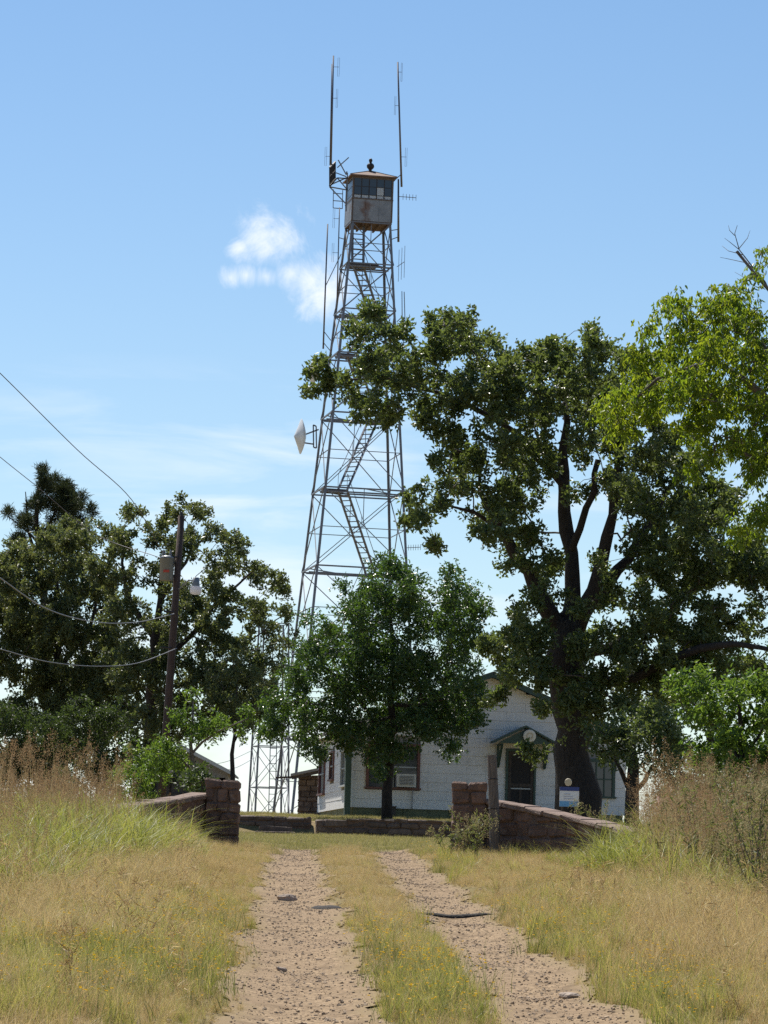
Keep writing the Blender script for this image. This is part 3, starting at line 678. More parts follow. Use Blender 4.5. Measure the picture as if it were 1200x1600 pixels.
def siding(root, axis_, length, top, holes, lap=0.009):
    """top(s) = height of the wall at s along it; boards are cut round the holes"""
    v0 = FZ - 0.02; k = 0; rr = random.Random(int(length * 10) + (axis_ == 'x'))
    hmax = max(top(length * i / 20) for i in range(21))
    while v0 < hmax - 0.02:
        v1 = v0 + COURSE - 0.004
        segs = [(0.0, length)]
        for (a, b, c, d) in holes:
            if d > v0 + 0.02 and c < v1 - 0.02:
                ns = []
                for (s0, s1) in segs:
                    if b <= s0 or a >= s1: ns.append((s0, s1)); continue
                    if a > s0: ns.append((s0, a))
                    if b < s1: ns.append((b, s1))
                segs = ns
        out_ = []
        for (s0, s1) in segs:            # break the course at staggered joints
            j = s0; st = 1.15 + 0.6 * ((k * 37) % 10) / 10
            cut = [s0] + [x for x in [((k % 2) * 0.6 + i * 1.22) for i in range(12)] if s0 + 0.15 < x < s1 - 0.15] + [s1]
            out_ += [(cut[i], cut[i + 1]) for i in range(len(cut) - 1)]
        for (s0, s1) in out_:
            s0 += 0.003; s1 -= 0.003; pts = []
            n = 1 if top(s0) >= v1 and top(s1) >= v1 and top((s0 + s1) / 2) >= v1 else 8
            xs_ = [s0 + (s1 - s0) * i / n for i in range(n + 1)]
            up = [(x, min(v1, top(x))) for x in xs_]
            up = [(x, z) for (x, z) in up if z > v0 + 0.015]
            if len(up) < 2: continue
            poly = [(up[0][0], v0), (up[-1][0], v0)] + list(reversed(up))
            f0 = []; f1 = []; jz = rr.uniform(0, 0.004)
            for (x, z) in poly:
                o_ = -lap * (1 - (z - v0) / COURSE) - 0.004 - jz
                if axis_ == 'x': f0.append((x, o_, z)); f1.append((x, 0.05, z))
                else: f0.append((o_, x, z)); f1.append((0.05, x, z))
            m_ = len(poly); vs = f0 + f1
            fs = [tuple(range(m_)), tuple(reversed(range(m_, 2 * m_)))] + [(i + m_, (i + 1) % m_ + m_, (i + 1) % m_, i) for i in range(m_)]
            if axis_ == 'y': fs = [tuple(reversed(f_)) for f_ in fs]
            MB().add(vs, fs).build('siding_board', 'siding', root)
        v0 += COURSE; k += 1
def front_top(x): return HE + (HA - HE) * (1 - abs(x - HW / 2) / (HW / 2))
WF = [(0.48, 2.18, 0.95, 2.32), (4.90, 5.86, FZ - 0.05, 2.28), (7.45, 8.40, 0.88, 2.05), (3.35, 4.0, 3.0, 3.6)]
WS = [(0.55, 2.10, 1.02, 2.15), (3.95, 4.95, 1.30, 2.2), (6.2, 7.7, 0.90, 2.25)]
# solid wall cores behind the boards
fw = MB(); pts = [(0.02, FZ), (HW - 0.02, FZ), (HW - 0.02, HE), (HW / 2, HA - 0.02), (0.02, HE)]
fw.add([(x, 0.05, z) for x, z in pts] + [(x, 0.15, z) for x, z in pts], [(0, 1, 2, 3, 4), (9, 8, 7, 6, 5)] + [(i + 5, (i + 1) % 5 + 5, (i + 1) % 5, i) for i in range(5)])
front = fw.build('front_wall', 'garage_wall', house); siding(front, 'x', HW, front_top, WF)
sw = MB().rect(0.052, 0.15, 0.152, HL, FZ, HE).build('side_wall', 'garage_wall', house); siding(sw, 'y', HL, lambda s_: HE, WS)
bw = MB(); bw.add([(x, HL, z) for x, z in pts] + [(x, HL - 0.1, z) for x, z in pts], [(4, 3, 2, 1, 0), (5, 6, 7, 8, 9)] + [(i, (i + 1) % 5, (i + 1) % 5 + 5, i + 5) for i in range(5)])
bw.build('rear_wall', 'siding', house)
MB().rect(HW - 0.1, HW, 0.152, HL - 0.102, FZ, HE).build('side_wall', 'siding', house)
MB().rect(-0.045, 0.06, -0.045, -0.0, FZ - 0.02, HE - 0.05).build('corner_board', 'siding', house)
# windows
def window(root, a, b, c, d, axis_, trim, cols=2, rows=2, tw=0.09):
    def bx(mb, s0, s1, o0, o1, z0, z1):
        return mb.rect(s0, s1, o0, o1, z0, z1) if axis_ == 'x' else mb.rect(o0, o1, s0, s1, z0, z1)
    fr_ = MB(); bx(fr_, a, a + tw, -0.06, 0.048, c, d); bx(fr_, b - tw, b, -0.06, 0.048, c, d); bx(fr_, a + tw, b - tw, -0.06, 0.048, d - tw, d)
    bx(fr_, a - 0.04, b + 0.04, -0.10, 0.048, c - 0.06, c + 0.0)
    wo = fr_.build('window', trim, root)
    x0, x1, z0, z1 = a + tw, b - tw, c + 0.001, d - tw
    mm = MB()
    for i in range(1, cols): x = x0 + (x1 - x0) * i / cols; bx(mm, x - 0.02, x + 0.02, -0.035, 0.0, z0, z1)
    for j in range(1, rows):
        z = z0 + (z1 - z0) * j / rows
        for i in range(cols): bx(mm, x0 + (x1 - x0) * i / cols + 0.021, x0 + (x1 - x0) * (i + 1) / cols - 0.021, -0.033, 0.0, z - 0.02, z + 0.02)
    if mm.v: mm.build('muntin', 'trim_pale' if trim != 'trim_green' else trim, wo)
    for i in range(cols):
        for j in range(rows):
            p_ = MB(); bx(p_, x0 + (x1 - x0) * i / cols + 0.005, x0 + (x1 - x0) * (i + 1) / cols - 0.005, 0.004, 0.012, z0 + (z1 - z0) * j / rows + .005, z0 + (z1 - z0) * (j + 1) / rows - 0.005)
            p_.build('pane', 'glass', wo)
    return wo
window(house, *WF[0], 'x', 'trim_red', 2, 2); window(house, *WF[2], 'x', 'trim_green', 3, 2)
window(house, *WS[0], 'y', 'trim_pale', 2, 2, 0.07); window(house, *WS[1], 'y', 'trim_red', 1, 2, 0.07); window(house, *WS[2], 'y', 'trim_red', 2, 2, 0.07)
vt = MB().rect(3.35, 4.0, -0.03, 0.048, 3.0, 3.6).build('gable_vent', 'trim_green', house)
for k in range(6): MB().box((3.675, -0.04, 3.06 + k * 0.1), (0.58, 0.05, 0.012), mat=Matrix.Rotation(R(35), 3, 'X')).build('louvre', 'trim_green', vt)
# door
a, b = 4.90, 5.86
df = MB().rect(a, a + 0.07, -0.07, 0.048, FZ - 0.05, 2.28).rect(b - 0.07, b, -0.07, 0.048, FZ - 0.05, 2.28).rect(a + 0.07, b - 0.07, -0.07, 0.048, 2.2, 2.28).build('door_frame', 'trim_green', house)
door = MB().rect(a + 0.08, a + 0.17, -0.05, -0.02, FZ, 2.19).rect(b - 0.17, b - 0.08, -0.05, -0.02, FZ, 2.19).rect(a + 0.17, b - 0.17, -0.05, -0.02, 2.09, 2.19).rect(a + 0.17, b - 0.17, -0.05, -0.02, FZ, FZ + 0.2).rect(a + 0.17, b - 0.17, -0.05, -0.02, 1.1, 1.2).rect((a + b) / 2 - .04, (a + b) / 2 + .04, -0.048, -0.022, FZ + .2, 1.1).build('screen_door', 'wood_dark', house)
MB().rect(a + 0.17, b - 0.17, -0.03, -0.024, FZ + 0.2, 2.09).build('screen', 'screen', door)
MB().rect(a + 0.17, b - 0.17, -0.058, -0.051, 1.02, 1.06).build('push_bar', 'trim_pale', door)
MB().rect(a + 0.075, b - 0.075, 0.01, 0.046, FZ, 2.19).build('inner_door', 'interior', house)
MB().rect(a - 0.3, b + 0.3, -1.0, -0.03, -0.4, FZ - 0.16).build('door_step', 'stone_grey', house)
# green canopy over the door
cx, ch, cd, z0, z1 = (a + b) / 2, 1.0, 0.85, 2.42, 2.93
can = MB()
for s_ in (-1, 1):
    p = [(cx + s_ * ch, -cd, z0), (cx, -cd, z1), (cx, -0.06, z1), (cx + s_ * ch, -0.06, z0)]
    can.add(p + [(x, y, z + 0.06) for x, y, z in p], [(0, 1, 2, 3), (7, 6, 5, 4), (0, 4, 5, 1), (1, 5, 6, 2), (2, 6, 7, 3), (3, 7, 4, 0)])
co = can.build('door_canopy', 'trim_green', house)
cg = MB(); cg.add([(cx - ch + .12, -cd + .06, z0 + .0), (cx + ch - .12, -cd + .06, z0), (cx, -cd + .06, z1 - 0.06), (cx - ch + .12, -cd + .1, z0), (cx + ch - .12, -cd + .1, z0), (cx, -cd + .1, z1 - 0.06)],
                  [(0, 1, 2), (5, 4, 3), (0, 3, 4, 1), (1, 4, 5, 2), (2, 5, 3, 0)]); cg.build('canopy_gable', 'trim_green', co)
for s_ in (-1, 1):
    br = MB(); x = cx + s_ * (ch - 0.26)
    br.bar((x, -0.06, z0 - 0.75), (x, -0.06, z0 - 0.02), 0.07).bar((x, -0.1, z0 - 0.7), (x, -cd + 0.1, z0 - 0.04), 0.07).bar((x, -0.1, z0 - 0.04), (x, -cd + 0.1, z0 - 0.04), 0.07)
    br.build('bracket', 'trim_green', co)
# roof
ov, ro = 0.38, 0.3
for s_ in (-1, 1):
    sl = (HA - HE) / (HW / 2); xe = HW / 2 + s_ * (HW / 2 + ov); ze = HE - ov * sl + 0.05; zr = HA + 0.05
    p = [(xe, -ro, ze), (HW / 2, -ro, zr), (HW / 2, HL + ro, zr), (xe, HL + ro, ze)]
    mb = MB().add(p + [(x, y, z + 0.1) for x, y, z in p], [(0, 1, 2, 3), (7, 6, 5, 4), (0, 4, 5, 1), (1, 5, 6, 2), (2, 6, 7, 3), (3, 7, 4, 0)])
    r_ = mb.build('roof', 'roofing', house)
    MB().bar((xe, -ro - 0.012, ze + 0.02), (HW / 2 + s_ * 0.01, -ro - 0.012, zr + 0.02), 0.02, 0.16).build('rake_board', 'trim_green', r_)
    n = 16
    for k in range(n):   # shingle courses near the gable edge
        f0, f1 = k / n, (k + 1) / n + 0.01
        A = Vector((xe, 0, ze + 0.105)).lerp(Vector((HW / 2, 0, zr + 0.105)), f0); B = Vector((xe, 0, ze + 0.105)).lerp(Vector((HW / 2, 0, zr + 0.105)), min(1, f1))
        q4 = [(A.x, -ro - 0.02, A.z + 0.012), (B.x, -ro - 0.02, B.z + 0.002), (B.x, HL + ro, B.z + 0.002), (A.x, HL + ro, A.z + 0.012)]
        MB().add(q4 + [(x, y, z + 0.014) for x, y, z in q4], [(0, 1, 2, 3), (7, 6, 5, 4), (0, 4, 5, 1), (1, 5, 6, 2), (2, 6, 7, 3), (3, 7, 4, 0)]).build('shingle_course', 'roofing', r_)
Mh = Matrix.Translation(house.location) @ Matrix.Rotation(HROT, 4, 'Z')
def hw(x, y, z): return Mh @ Vector((x, y, z))
# things fixed to or standing by the house
ac = thing('air_conditioner', 'small pale air conditioner in the red framed front window', 'air conditioner', hw(1.72, -0.12, 0.97), (0, 0, HROT))
MB().rect(-0.3, 0.3, -0.22, 0.10, 0, 0.40).build('housing', 'ac_body', ac)
MB().rect(-0.22, 0.22, -0.235, -0.222, 0.06, 0.34).build('grille', 'ac_grille', ac)
for k in range(6): MB().rect(-0.22, 0.22, -0.243, -0.2355, 0.075 + k * 0.045, 0.09 + k * 0.045).build('fin', 'ac_body', ac)
ds = thing('round_plaque', 'round cream disc on the peak of the green door canopy', 'plaque', hw(cx + 0.1, -cd - 0.02, z1 - 0.27), (R(90), 0, HROT))
MB().lathe([(0.0, 0.03), (0.17, 0.03), (0.2, 0.02), (0.2, -0.03), (0.0, -0.03)], n=24).build('disc', 'cream_disc', ds)
MB().lathe([(0.07, 0.034), (0.11, 0.036), (0.11, 0.031)], n=20).build('ring', 'tan_disc', ds)
gp = thing('green_post', 'dark green square post standing at the front corner of the house', 'post', hw(-0.12, -0.28, -0.35), (0, 0, HROT))
MB().rect(-0.09, 0.09, -0.09, 0.09, 0, 2.95).build('shaft', 'trim_green', gp); MB().rect(-0.12, 0.12, -0.12, 0.12, 2.951, 3.05).build('cap', 'trim_green', gp)
pb = thing('conduit', 'thin conduit running down the wall below the air conditioner', 'pipe', hw(1.95, -0.07, 0.3), (0, 0, HROT)); MB().tube([(0, 0, 0), (0, 0, 0.6)], 0.018, 6).build('run', 'garage_wall', pb)
bxx = thing('utility_box', 'small dark box at the foot of the front wall by the tree', 'box', hw(1.25, -0.2, 0.0), (0, 0, HROT)); MB().rect(-.16, .16, -.12, .12, -0.1, 0.33).build('case', 'wood_dark', bxx); MB().rect(-.18, .18, -.14, .14, 0.331, 0.36).build('lid', 'wood_dark', bxx)

# ------------------------------------------------------------------ stone outbuilding left behind the house
def shed():
    Y = 145.0; b = at(475, 1275, Y); g = gz(b.x, b.y)
    t = thing('stone_outbuilding', 'small stone outbuilding with low flat roof behind the house corner', 'outbuilding', (b.x, b.y, g))
    zt = at(475, 1212, Y).z; rr = np.random.default_rng(8)
    x0 = at(467, 1240, Y).x; x1 = x0 + 2.6
    core = MB().rect(x0 + .04, x1 - .04, Y + 0.04, Y + 2.4, g - .3, zt - 0.02).build('wall', 'mortar', t)
    z = g - 0.1; k = 0
    while z < zt - 0.12:
        h = rr.uniform(0.17, 0.24); x = x0 - (0.2 if k % 2 else 0)
        while x < x1 - 0.05:
            w_ = rr.uniform(0.28, 0.5); xa = max(x, x0); xb = min(x + w_, x1)
            if xb - xa > 0.08:
                me = block_mesh('stone', (xb - xa - 0.02, 0.16, min(h, zt - z) - 0.02), 0.02, rr, 0.012, c=((xa + xb) / 2 - b.x, Y + 0.05 - b.y, z + h / 2 - g)); link('stone', me, 'stone_grey', core)
            x += w_
        y = Y + 0.12
        while y < Y + 2.3:
            w_ = rr.uniform(0.28, 0.5)
            me = block_mesh('stone', (0.16, w_ - 0.02, h - 0.02), 0.02, rr, 0.012, c=(x0 + 0.05 - b.x, y + w_ / 2 - b.y, z + h / 2 - g)); link('stone', me, 'stone_grey', core); y += w_
        z += h; k += 1
    e0 = at(454, 1213, Y - .5); e1 = at(500, 1203, Y - .5)
    p = [(e0.x, Y - 0.6, e0.z), (e1.x + 1.5, Y - 0.6, e1.z + 0.35), (e1.x + 1.5, Y + 2.8, e1.z + 0.35), (e0.x, Y + 2.8, e0.z)]
    MB().add(p + [(x, y, z + 0.1) for x, y, z in p], [(0, 1, 2, 3), (7, 6, 5, 4), (0, 4, 5, 1), (1, 5, 6, 2), (2, 6, 7, 3), (3, 7, 4, 0)]).build('roof', 'garage_wall', t)
    bm2 = MB().bar((e0.x + 0.05, Y - .5, e0.z - 0.07), (e1.x + 1.4, Y - .5, e1.z + .28), 0.1).build('roof_beam', 'wood_dark', t)
    ax_ = at(445, 1215, Y); MB().bar((ax_.x - .35, Y - .2, ax_.z - 0.02), (x0 + .1, Y - .2, zt - 0.05), 0.07).build('rafter', 'wood_dark', t)
shed()

# ------------------------------------------------------------------ garage beyond the left gate wall
def garage():
    Y = 160.0; rdg = at(283, 1163, Y); ev = at(366, 1207, Y); half = ev.x - rdg.x; g = gz(rdg.x, Y)
    t = thing('garage', 'grey gabled garage half hidden behind the left gate pillar and saplings', 'garage', (rdg.x, Y, g))
    x0, x1 = rdg.x - half * 0.88, rdg.x + half * 0.88; ze = ev.z - 0.12; zr = rdg.z - 0.12
    zw = ze + (zr - ze) * 0.12
    wl = MB().rect(x0, x0 + .1, Y + 0.3, Y + 5, g - .3, zw).rect(x1 - .1, x1, Y + 0.3, Y + 5, g - .3, zw).rect(x0 + .1, x1 - .1, Y + 4.9, Y + 5, g - .3, zw).build('wall', 'garage_wall', t)
    gb = MB(); p = [(x0, zw - 0.25), (x1, zw - 0.25), (x1, zw), (rdg.x, zr - 0.02), (x0, zw)]
    gb.add([(x, Y + .2, z) for x, z in p] + [(x, Y + .29, z) for x, z in p], [(0, 1, 2, 3, 4), (9, 8, 7, 6, 5)] + [(i + 5, (i + 1) % 5 + 5, (i + 1) % 5, i) for i in range(5)]); gb.build('gable', 'garage_wall', t)
    dr = MB().rect(x0 + .35, x1 - .35, Y + .32, Y + .4, g - .2, zw - 0.26).build('garage_door', 'wood_dark', t)
    for k in range(4): zz = g + (zw - .26 - g) * (k + 1) / 5; MB().rect(x0 + .36, x1 - .36, Y + .30, Y + .318, zz - .02, zz + .02).build('door_rail', 'interior', dr)
    for s_ in (-1, 1):
        p = [(rdg.x + s_ * half, Y - .3, ze), (rdg.x, Y - .3, zr), (rdg.x, Y + 5.3, zr), (rdg.x + s_ * half, Y + 5.3, ze)]
        r_ = MB().add(p + [(x, y, z + .09) for x, y, z in p], [(0, 1, 2, 3), (7, 6, 5, 4), (0, 4, 5, 1), (1, 5, 6, 2), (2, 6, 7, 3), (3, 7, 4, 0)]).build('roof', 'garage_wall', t)
        MB().bar((rdg.x + s_ * half, Y - .315, ze + .03), (rdg.x, Y - .315, zr + .03), 0.025, 0.15).build('rake_board', 'trim_pale', r_)
garage()

# ------------------------------------------------------------------ stone gateway
def stone_run(name, label, cat, pts, thick, mat, course, slen, coping=None, seed=1, cope_mat='coping'):
    """pts: (x, y, base z, top z); blocks go through the thickness, joints recessed by a mortar core"""
    rr = np.random.default_rng(seed); b = pts[0]; t = thing(name, label, cat, (b[0], b[1], b[2])); off = np.array([b[0], b[1], b[2]])
    P = np.array(pts, float); sl = np.hypot(np.diff(P[:, 0]), np.diff(P[:, 1])); S = np.concatenate([[0], np.cumsum(sl)])
    def pt(s_): return np.array([np.interp(s_, S, P[:, j]) for j in range(4)])
    def ang(s_): a, b_ = pt(max(0, s_ - .05)), pt(min(S[-1], s_ + .05)); return math.atan2(b_[1] - a[1], b_[0] - a[0])
    core = MB(); n = max(2, int(S[-1] / 0.5)); ct = thick / 2 - 0.03; prof = []
    for i in range(n + 1):
        s_ = S[-1] * i / n; q_ = pt(s_); a = ang(s_); nx, ny = -math.sin(a) * ct, math.cos(a) * ct
        prof += [(q_[0] - nx, q_[1] - ny, q_[2] - .3), (q_[0] + nx, q_[1] + ny, q_[2] - .3), (q_[0] + nx, q_[1] + ny, q_[3] - .03), (q_[0] - nx, q_[1] - ny, q_[3] - .03)]
    fs = []
    for i in range(n):
        o = i * 4
        for k in range(4): fs.append((o + k, o + (k + 1) % 4, o + 4 + (k + 1) % 4, o + 4 + k))
    fs += [(0, 1, 2, 3), (n * 4 + 3, n * 4 + 2, n * 4 + 1, n * 4)]
    core.add(prof, fs).build('mortar_core', 'mortar', t)
    zmin = P[:, 2].min() - 0.15; zmax = P[:, 3].max(); z = zmin; k = 0
    while z < zmax:
        h = course * rr.uniform(0.8, 1.25); s_ = -slen * rr.uniform(0, 0.9)
        while s_ < S[-1]:
            w_ = slen * rr.uniform(0.65, 1.5); a0, a1 = max(0, s_), min(S[-1], s_ + w_)
            s_ += w_
            if a1 - a0 < 0.07: continue
            m_ = (a0 + a1) / 2; q_ = pt(m_); tz = q_[3] - (0.06 if coping else 0)
            if z > tz - 0.05 or z + h < q_[2] - 0.2: continue
            hh = min(h, tz - z); hh = hh if tz - z - hh > 0.06 else tz - z
            dep = thick + rr.uniform(-0.03, 0.05)
            me = block_mesh('stone', (a1 - a0 - 0.022, dep, hh - 0.02), min(0.03, hh * .2), rr, 0.014, rot=rz(ang(m_) + rr.normal(0, .02)), c=(q_[0] - off[0], q_[1] - off[1], z + hh / 2 - off[2]))
            link('stone', me, mat, t)
        z += h; k += 1
    if coping:
        n = max(1, int(S[-1] / 0.55))
        for i in range(n):
            a0, a1 = S[-1] * i / n, S[-1] * (i + 1) / n; p0, p1 = pt(a0), pt(a1); m_ = (p0 + p1) / 2; a = ang((a0 + a1) / 2)
            pit = math.atan2(p1[3] - p0[3], a1 - a0)
            rot = rz(a) @ np.array([[math.cos(pit), 0, -math.sin(pit)], [0, 1, 0], [math.sin(pit), 0, math.cos(pit)]])
            me = block_mesh('coping_stone', (math.hypot(a1 - a0, p1[3] - p0[3]) - 0.012, thick + 0.1, 0.09), 0.02, rr, 0.008, rot=rot, c=(m_[0] - off[0], m_[1] - off[1], m_[3] - 0.03 - off[2])); link('coping_stone', me, cope_mat, t)
    return t
def pillar(label, u0, u1, vt, Y, seed):
    a, b_ = at(u0, 1270, Y), at(u1, 1270, Y); wd = b_.x - a.x; cx_ = (a.x + b_.x) / 2; zt = at((u0 + u1) / 2, vt, Y).z; g = gz(cx_, Y) - 0.05
    rr = np.random.default_rng(seed); t = thing('gate_pillar', label, 'gate pillar', (cx_, Y + wd / 2, g)); H_ = zt - g; hw_ = wd / 2
    MB().rect(cx_ - hw_ + .03, cx_ + hw_ - .03, Y + .03, Y + wd - .03, g - .2, zt - .06).build('mortar_core', 'mortar', t)
    z = -0.1; k = 0
    while z < H_ - 0.17:
        h = rr.uniform(0.15, 0.27); h = h if H_ - 0.15 - z - h > 0.1 else H_ - 0.15 - z
        cut = rr.uniform(-0.35, 0.35) * hw_
        segs = [(-hw_, cut), (cut, hw_)] if rr.random() < .6 else [(-hw_, -hw_ * .4 + rr.uniform(-.05, .05)), (-hw_ * .4 + .02, hw_ * .35), (hw_ * .35, hw_)]
        for (x0, x1) in segs:
            for (y0, y1) in ((-hw_, rr.uniform(-.05, .05)), (0.02, hw_)):
                ex = rr.uniform(0.0, 0.02)
                me = block_mesh('stone', (x1 - x0 - .012, y1 - y0 + ex - .01, h - .012), .022, rr, .009, c=((x0 + x1) / 2, (y0 + y1) / 2 - ex * (y0 < -0.1), z + h / 2)); link('stone', me, 'stone', t)
        z += h; k += 1
    for (x0, x1) in ((-hw_ * 1.04, -0.03), (-0.02, hw_ * 1.05)):
        me = block_mesh('cap_stone', (x1 - x0 - .006, wd * 1.04, .17), .035, rr, .008, c=((x0 + x1) / 2, 0, H_ - .08)); link('cap_stone', me, 'stone', t)
    return t
pillar('left gate pillar of brown sandstone beside the tall grass', 320, 373, 1218, 63.6, 3)
pillar('right gate pillar of brown sandstone next to the leaning wooden post', 706, 760, 1222, 63.6, 11)
def rpt(u, v, Y, drop=0.0):
    p = at(u, v, Y); return (p.x, p.y, gz(p.x, p.y) - drop, p.z)
stone_run('wing_wall', 'low stone wing wall sloping down into tall grass from the left gate pillar', 'stone wall',
          [rpt(317, 1240, 63.9), rpt(270, 1248, 63.2), rpt(200, 1258, 61.5), rpt(120, 1280, 59.0)], 0.34, 'stone', 0.21, 0.42, True, 21)
stone_run('wing_wall', 'low stone wing wall sloping down to the right behind weeds and grass', 'stone wall',
          [rpt(762, 1249, 63.9), rpt(840, 1263, 63.0), rpt(930, 1283, 61.5), rpt(1030, 1308, 59.5), rpt(1075, 1320, 58.5)], 0.34, 'stone', 0.21, 0.45, True, 22)
stone_run('retaining_wall', 'low dry stone retaining wall under the yard tree before the house', 'retaining wall',
          [(at(494, 1280, 104.4).x, 104.4, 3.6, at(494, 1281, 104.4).z), (at(600, 1280, 104.6).x, 104.6, 3.6, at(600, 1279, 104.6).z), (at(700, 1282, 104.6).x, 104.6, 3.6, at(700, 1283, 104.6).z), (5.5, 104.6, 3.6, 3.95)], 0.36, 'stone_grey', 0.17, 0.46, None, 31)
stone_run('retaining_wall', 'low dark stone retaining wall in front of the tower legs left of the house', 'retaining wall',
          [(at(300, 1276, 105).x, 105.4, 3.6, at(300, 1274, 105.4).z), (at(372, 1276, 105).x, 105.2, 3.6, at(372, 1274, 105.2).z), (at(486, 1276, 105).x, 105, 3.6, at(486, 1277, 105).z)], 0.36, 'stone_grey', 0.17, 0.55, None, 32)
for k in range(2):
    p = at(430, 1290, 104.0); rr = np.random.default_rng(40 + k); y_ = 104.1 + .32 * k
    t = thing('stone_step', 'pale stone step set against the left retaining wall, ' + ('the lower one' if k == 0 else 'the upper one'), 'step', (p.x, y_, gz(p.x, y_)))
    link('slab', block_mesh('slab', (1.1 - .2 * k, 0.34, .2), .02, rr, .012, c=(0, 0, 0.05 + .13 * k)), 'stone_grey', t)
# leaning wooden post by the right pillar
pa, pb_ = at(775, 1322, 63.0), at(768.5, 1180, 63.0); pa.z = gz(pa.x, pa.y) - .3
gpst = thing('wooden_post', 'weathered round wooden gate post leaning beside the right pillar', 'post', pa)
MB().tube([pa, pa.lerp(pb_, .5) + Vector((.012, 0, 0)), pb_], [0.095, 0.09, 0.078], 14).build('shaft', 'wood_grey', gpst, False)
for f_ in (0.55, 0.8): c = pa.lerp(pb_, f_); MB().lathe([(0.094, -.008), (0.10, 0), (0.094, .008)], c, 14).build('wire_wrap', 'dark_metal', gpst)
# sign by the oak
SY = 86.0
p0, p1 = at(874, 1260, SY), at(905, 1230, SY)
sg = thing('sign_board', 'blue and white sign board on short posts before the oak trunk', 'sign', ((p0.x + p1.x) / 2, SY, gz(p0.x, SY)))
zb, zt = p0.z, p1.z; hh = zt - zb
pan = MB().rect(p0.x, p1.x, SY, SY + .03, zb, zt).build('panel', 'sign_white', sg)
MB().rect(p0.x, p1.x, SY - .008, SY - .002, zt - hh * .2, zt).build('top_band', 'sign_navy', sg); MB().rect(p0.x, p1.x, SY - .008, SY - .002, zb, zb + hh * .27).build('bottom_band', 'sign_blue', sg)
for k in range(3): MB().rect(p0.x + .1, p1.x - .1 - .05 * k, SY - .007, SY - .002, zb + hh * (.38 + .12 * k), zb + hh * (.41 + .12 * k)).build('print_line', 'sign_print', pan)
for x in (p0.x + .07, p1.x - .07): MB().rect(x - .025, x + .025, SY + .031, SY + .07, gz(x, SY) - .2, zt - .05).build('stake', 'wood_dark', sg)
cdz = at(888, 1222, SY); MB().lathe([(0, .015), (.075, .015), (.085, 0), (.075, -.015), (0, -.015)], cdz, 18, Matrix.Rotation(R(90), 3, 'X')).build('round_topper', 'tan_disc', sg)
MB().bar((cdz.x, SY + .02, zt - .03), (cdz.x, SY + .02, cdz.z - .06), .02).build('topper_stem', 'wood_dark', sg)

# ------------------------------------------------------------------ utility pole, transformer, lamp, wires
UY = 112.0
ub, ut = at(252, 1222, UY), at(283.5, 806, UY); ub.z = gz(ub.x, UY) - .3
ub.x = at(252, 1222, UY).x
up = thing('utility_pole', 'dark brown wooden utility pole with transformer and lamp at the left', 'utility pole', ub)
MB().tube([ub, ub.lerp(ut, .33), ub.lerp(ut, .66), ut], [0.125, .12, .11, .095], 14).build('shaft', 'wood_pole', up, True)
MB().tube([ut, ut + Vector((0, 0, .12))], [.05, .04], 8).build('top_pin', 'dark_metal', up)
def on_pole(v): 
    f_ = (1222 - v) / (1222 - 806); return at(252, 1222, UY).lerp(ut, f_)
for v in (872, 958, 1014):
    c = on_pole(v); MB().tube([c + Vector((-.3, -.12, .02)), c + Vector((0, -.16, 0))], .03, 6).build('insulator_arm', 'dark_metal', up)
tcp = at(260.5, 889, UY - .1)
tr = thing('transformer', 'grey transformer can with red mark hung on the utility pole', 'transformer', tcp)
MB().lathe([(0, -.36), (.18, -.36), (.21, -.33), (.21, .30), (.225, .31), (.225, .35), (.14, .40), (0, .41)], tcp, 22).build('tank', 'transformer', tr, True)
for s_ in (-.11, .1):
    c = tcp + Vector((s_, 0, .38)); MB().lathe([(.04, 0), (.055, .04), (.035, .07), (.05, .1), (.03, .13), (.04, .16), (0, .22)], c, 10).build('bushing', 'transformer', tr)
MB().rect(tcp.x - .09, tcp.x + .09, tcp.y - .222, tcp.y - .205, tcp.z - .12, tcp.z - .04).build('red_mark', 'red_mark', tr)
MB().bar(tcp + Vector((.2, .05, .2)), on_pole(880), .06).bar(tcp + Vector((.2, .05, -.2)), on_pole(898), .06).build('hanger', 'dark_metal', tr)
lp = at(306, 918, UY - .3)
la = thing('yard_lamp', 'bowl shaped yard lamp on an arm at the right of the utility pole', 'lamp', lp)
MB().lathe([(.0, .30), (.09, .30), (.11, .12), (.12, .04)], lp, 16).build('housing', 'transformer', la, True)
MB().lathe([(.12, .04), (.165, .0), (.175, -.12), (.15, -.2), (.0, -.22)], lp, 18).build('lens', 'lamp_lens', la, True)
MB().tube([lp + Vector((0, 0, .2)), lp + Vector((-.22, .05, .22)), on_pole(925)], .025, 6).build('arm', 'transformer', la)
def wire(label, pts, r, mat, name='power_line'):
    P = [at(*p) for p in pts]; out_ = []
    n = len(P)
    for i in range(n - 1):
        a, b_ = P[i], P[i + 1]; pm, pn = P[max(0, i - 1)], P[min(n - 1, i + 2)]
        for k in range(8):
            s_ = k / 8; out_.append(0.5 * ((2 * a) + (b_ - pm) * s_ + (2 * pm - 5 * a + 4 * b_ - pn) * s_ ** 2 + (3 * a - pm - 3 * b_ + pn) * s_ ** 3))
    out_.append(P[-1]); t = thing(name, label, 'wire', out_[0]); MB().tube(out_, r, 6).build('strand', mat, t, True)
wire('thin upper power line slanting down to the transformer from the left edge', [(-120, 470, 89.6), (0, 583, 97.1), (120, 702, 102.7), (205, 780, 107.6), (258, 872, 111.7)], .012, 'wire')
wire('thin lower power line slanting down behind the pine from the left edge', [(-120, 615, 104.6), (0, 714, 110.2), (60, 762, 112.0), (150, 835, 113.2), (240, 868, 112.0), (262, 876, 111.7)], .011, 'wire')
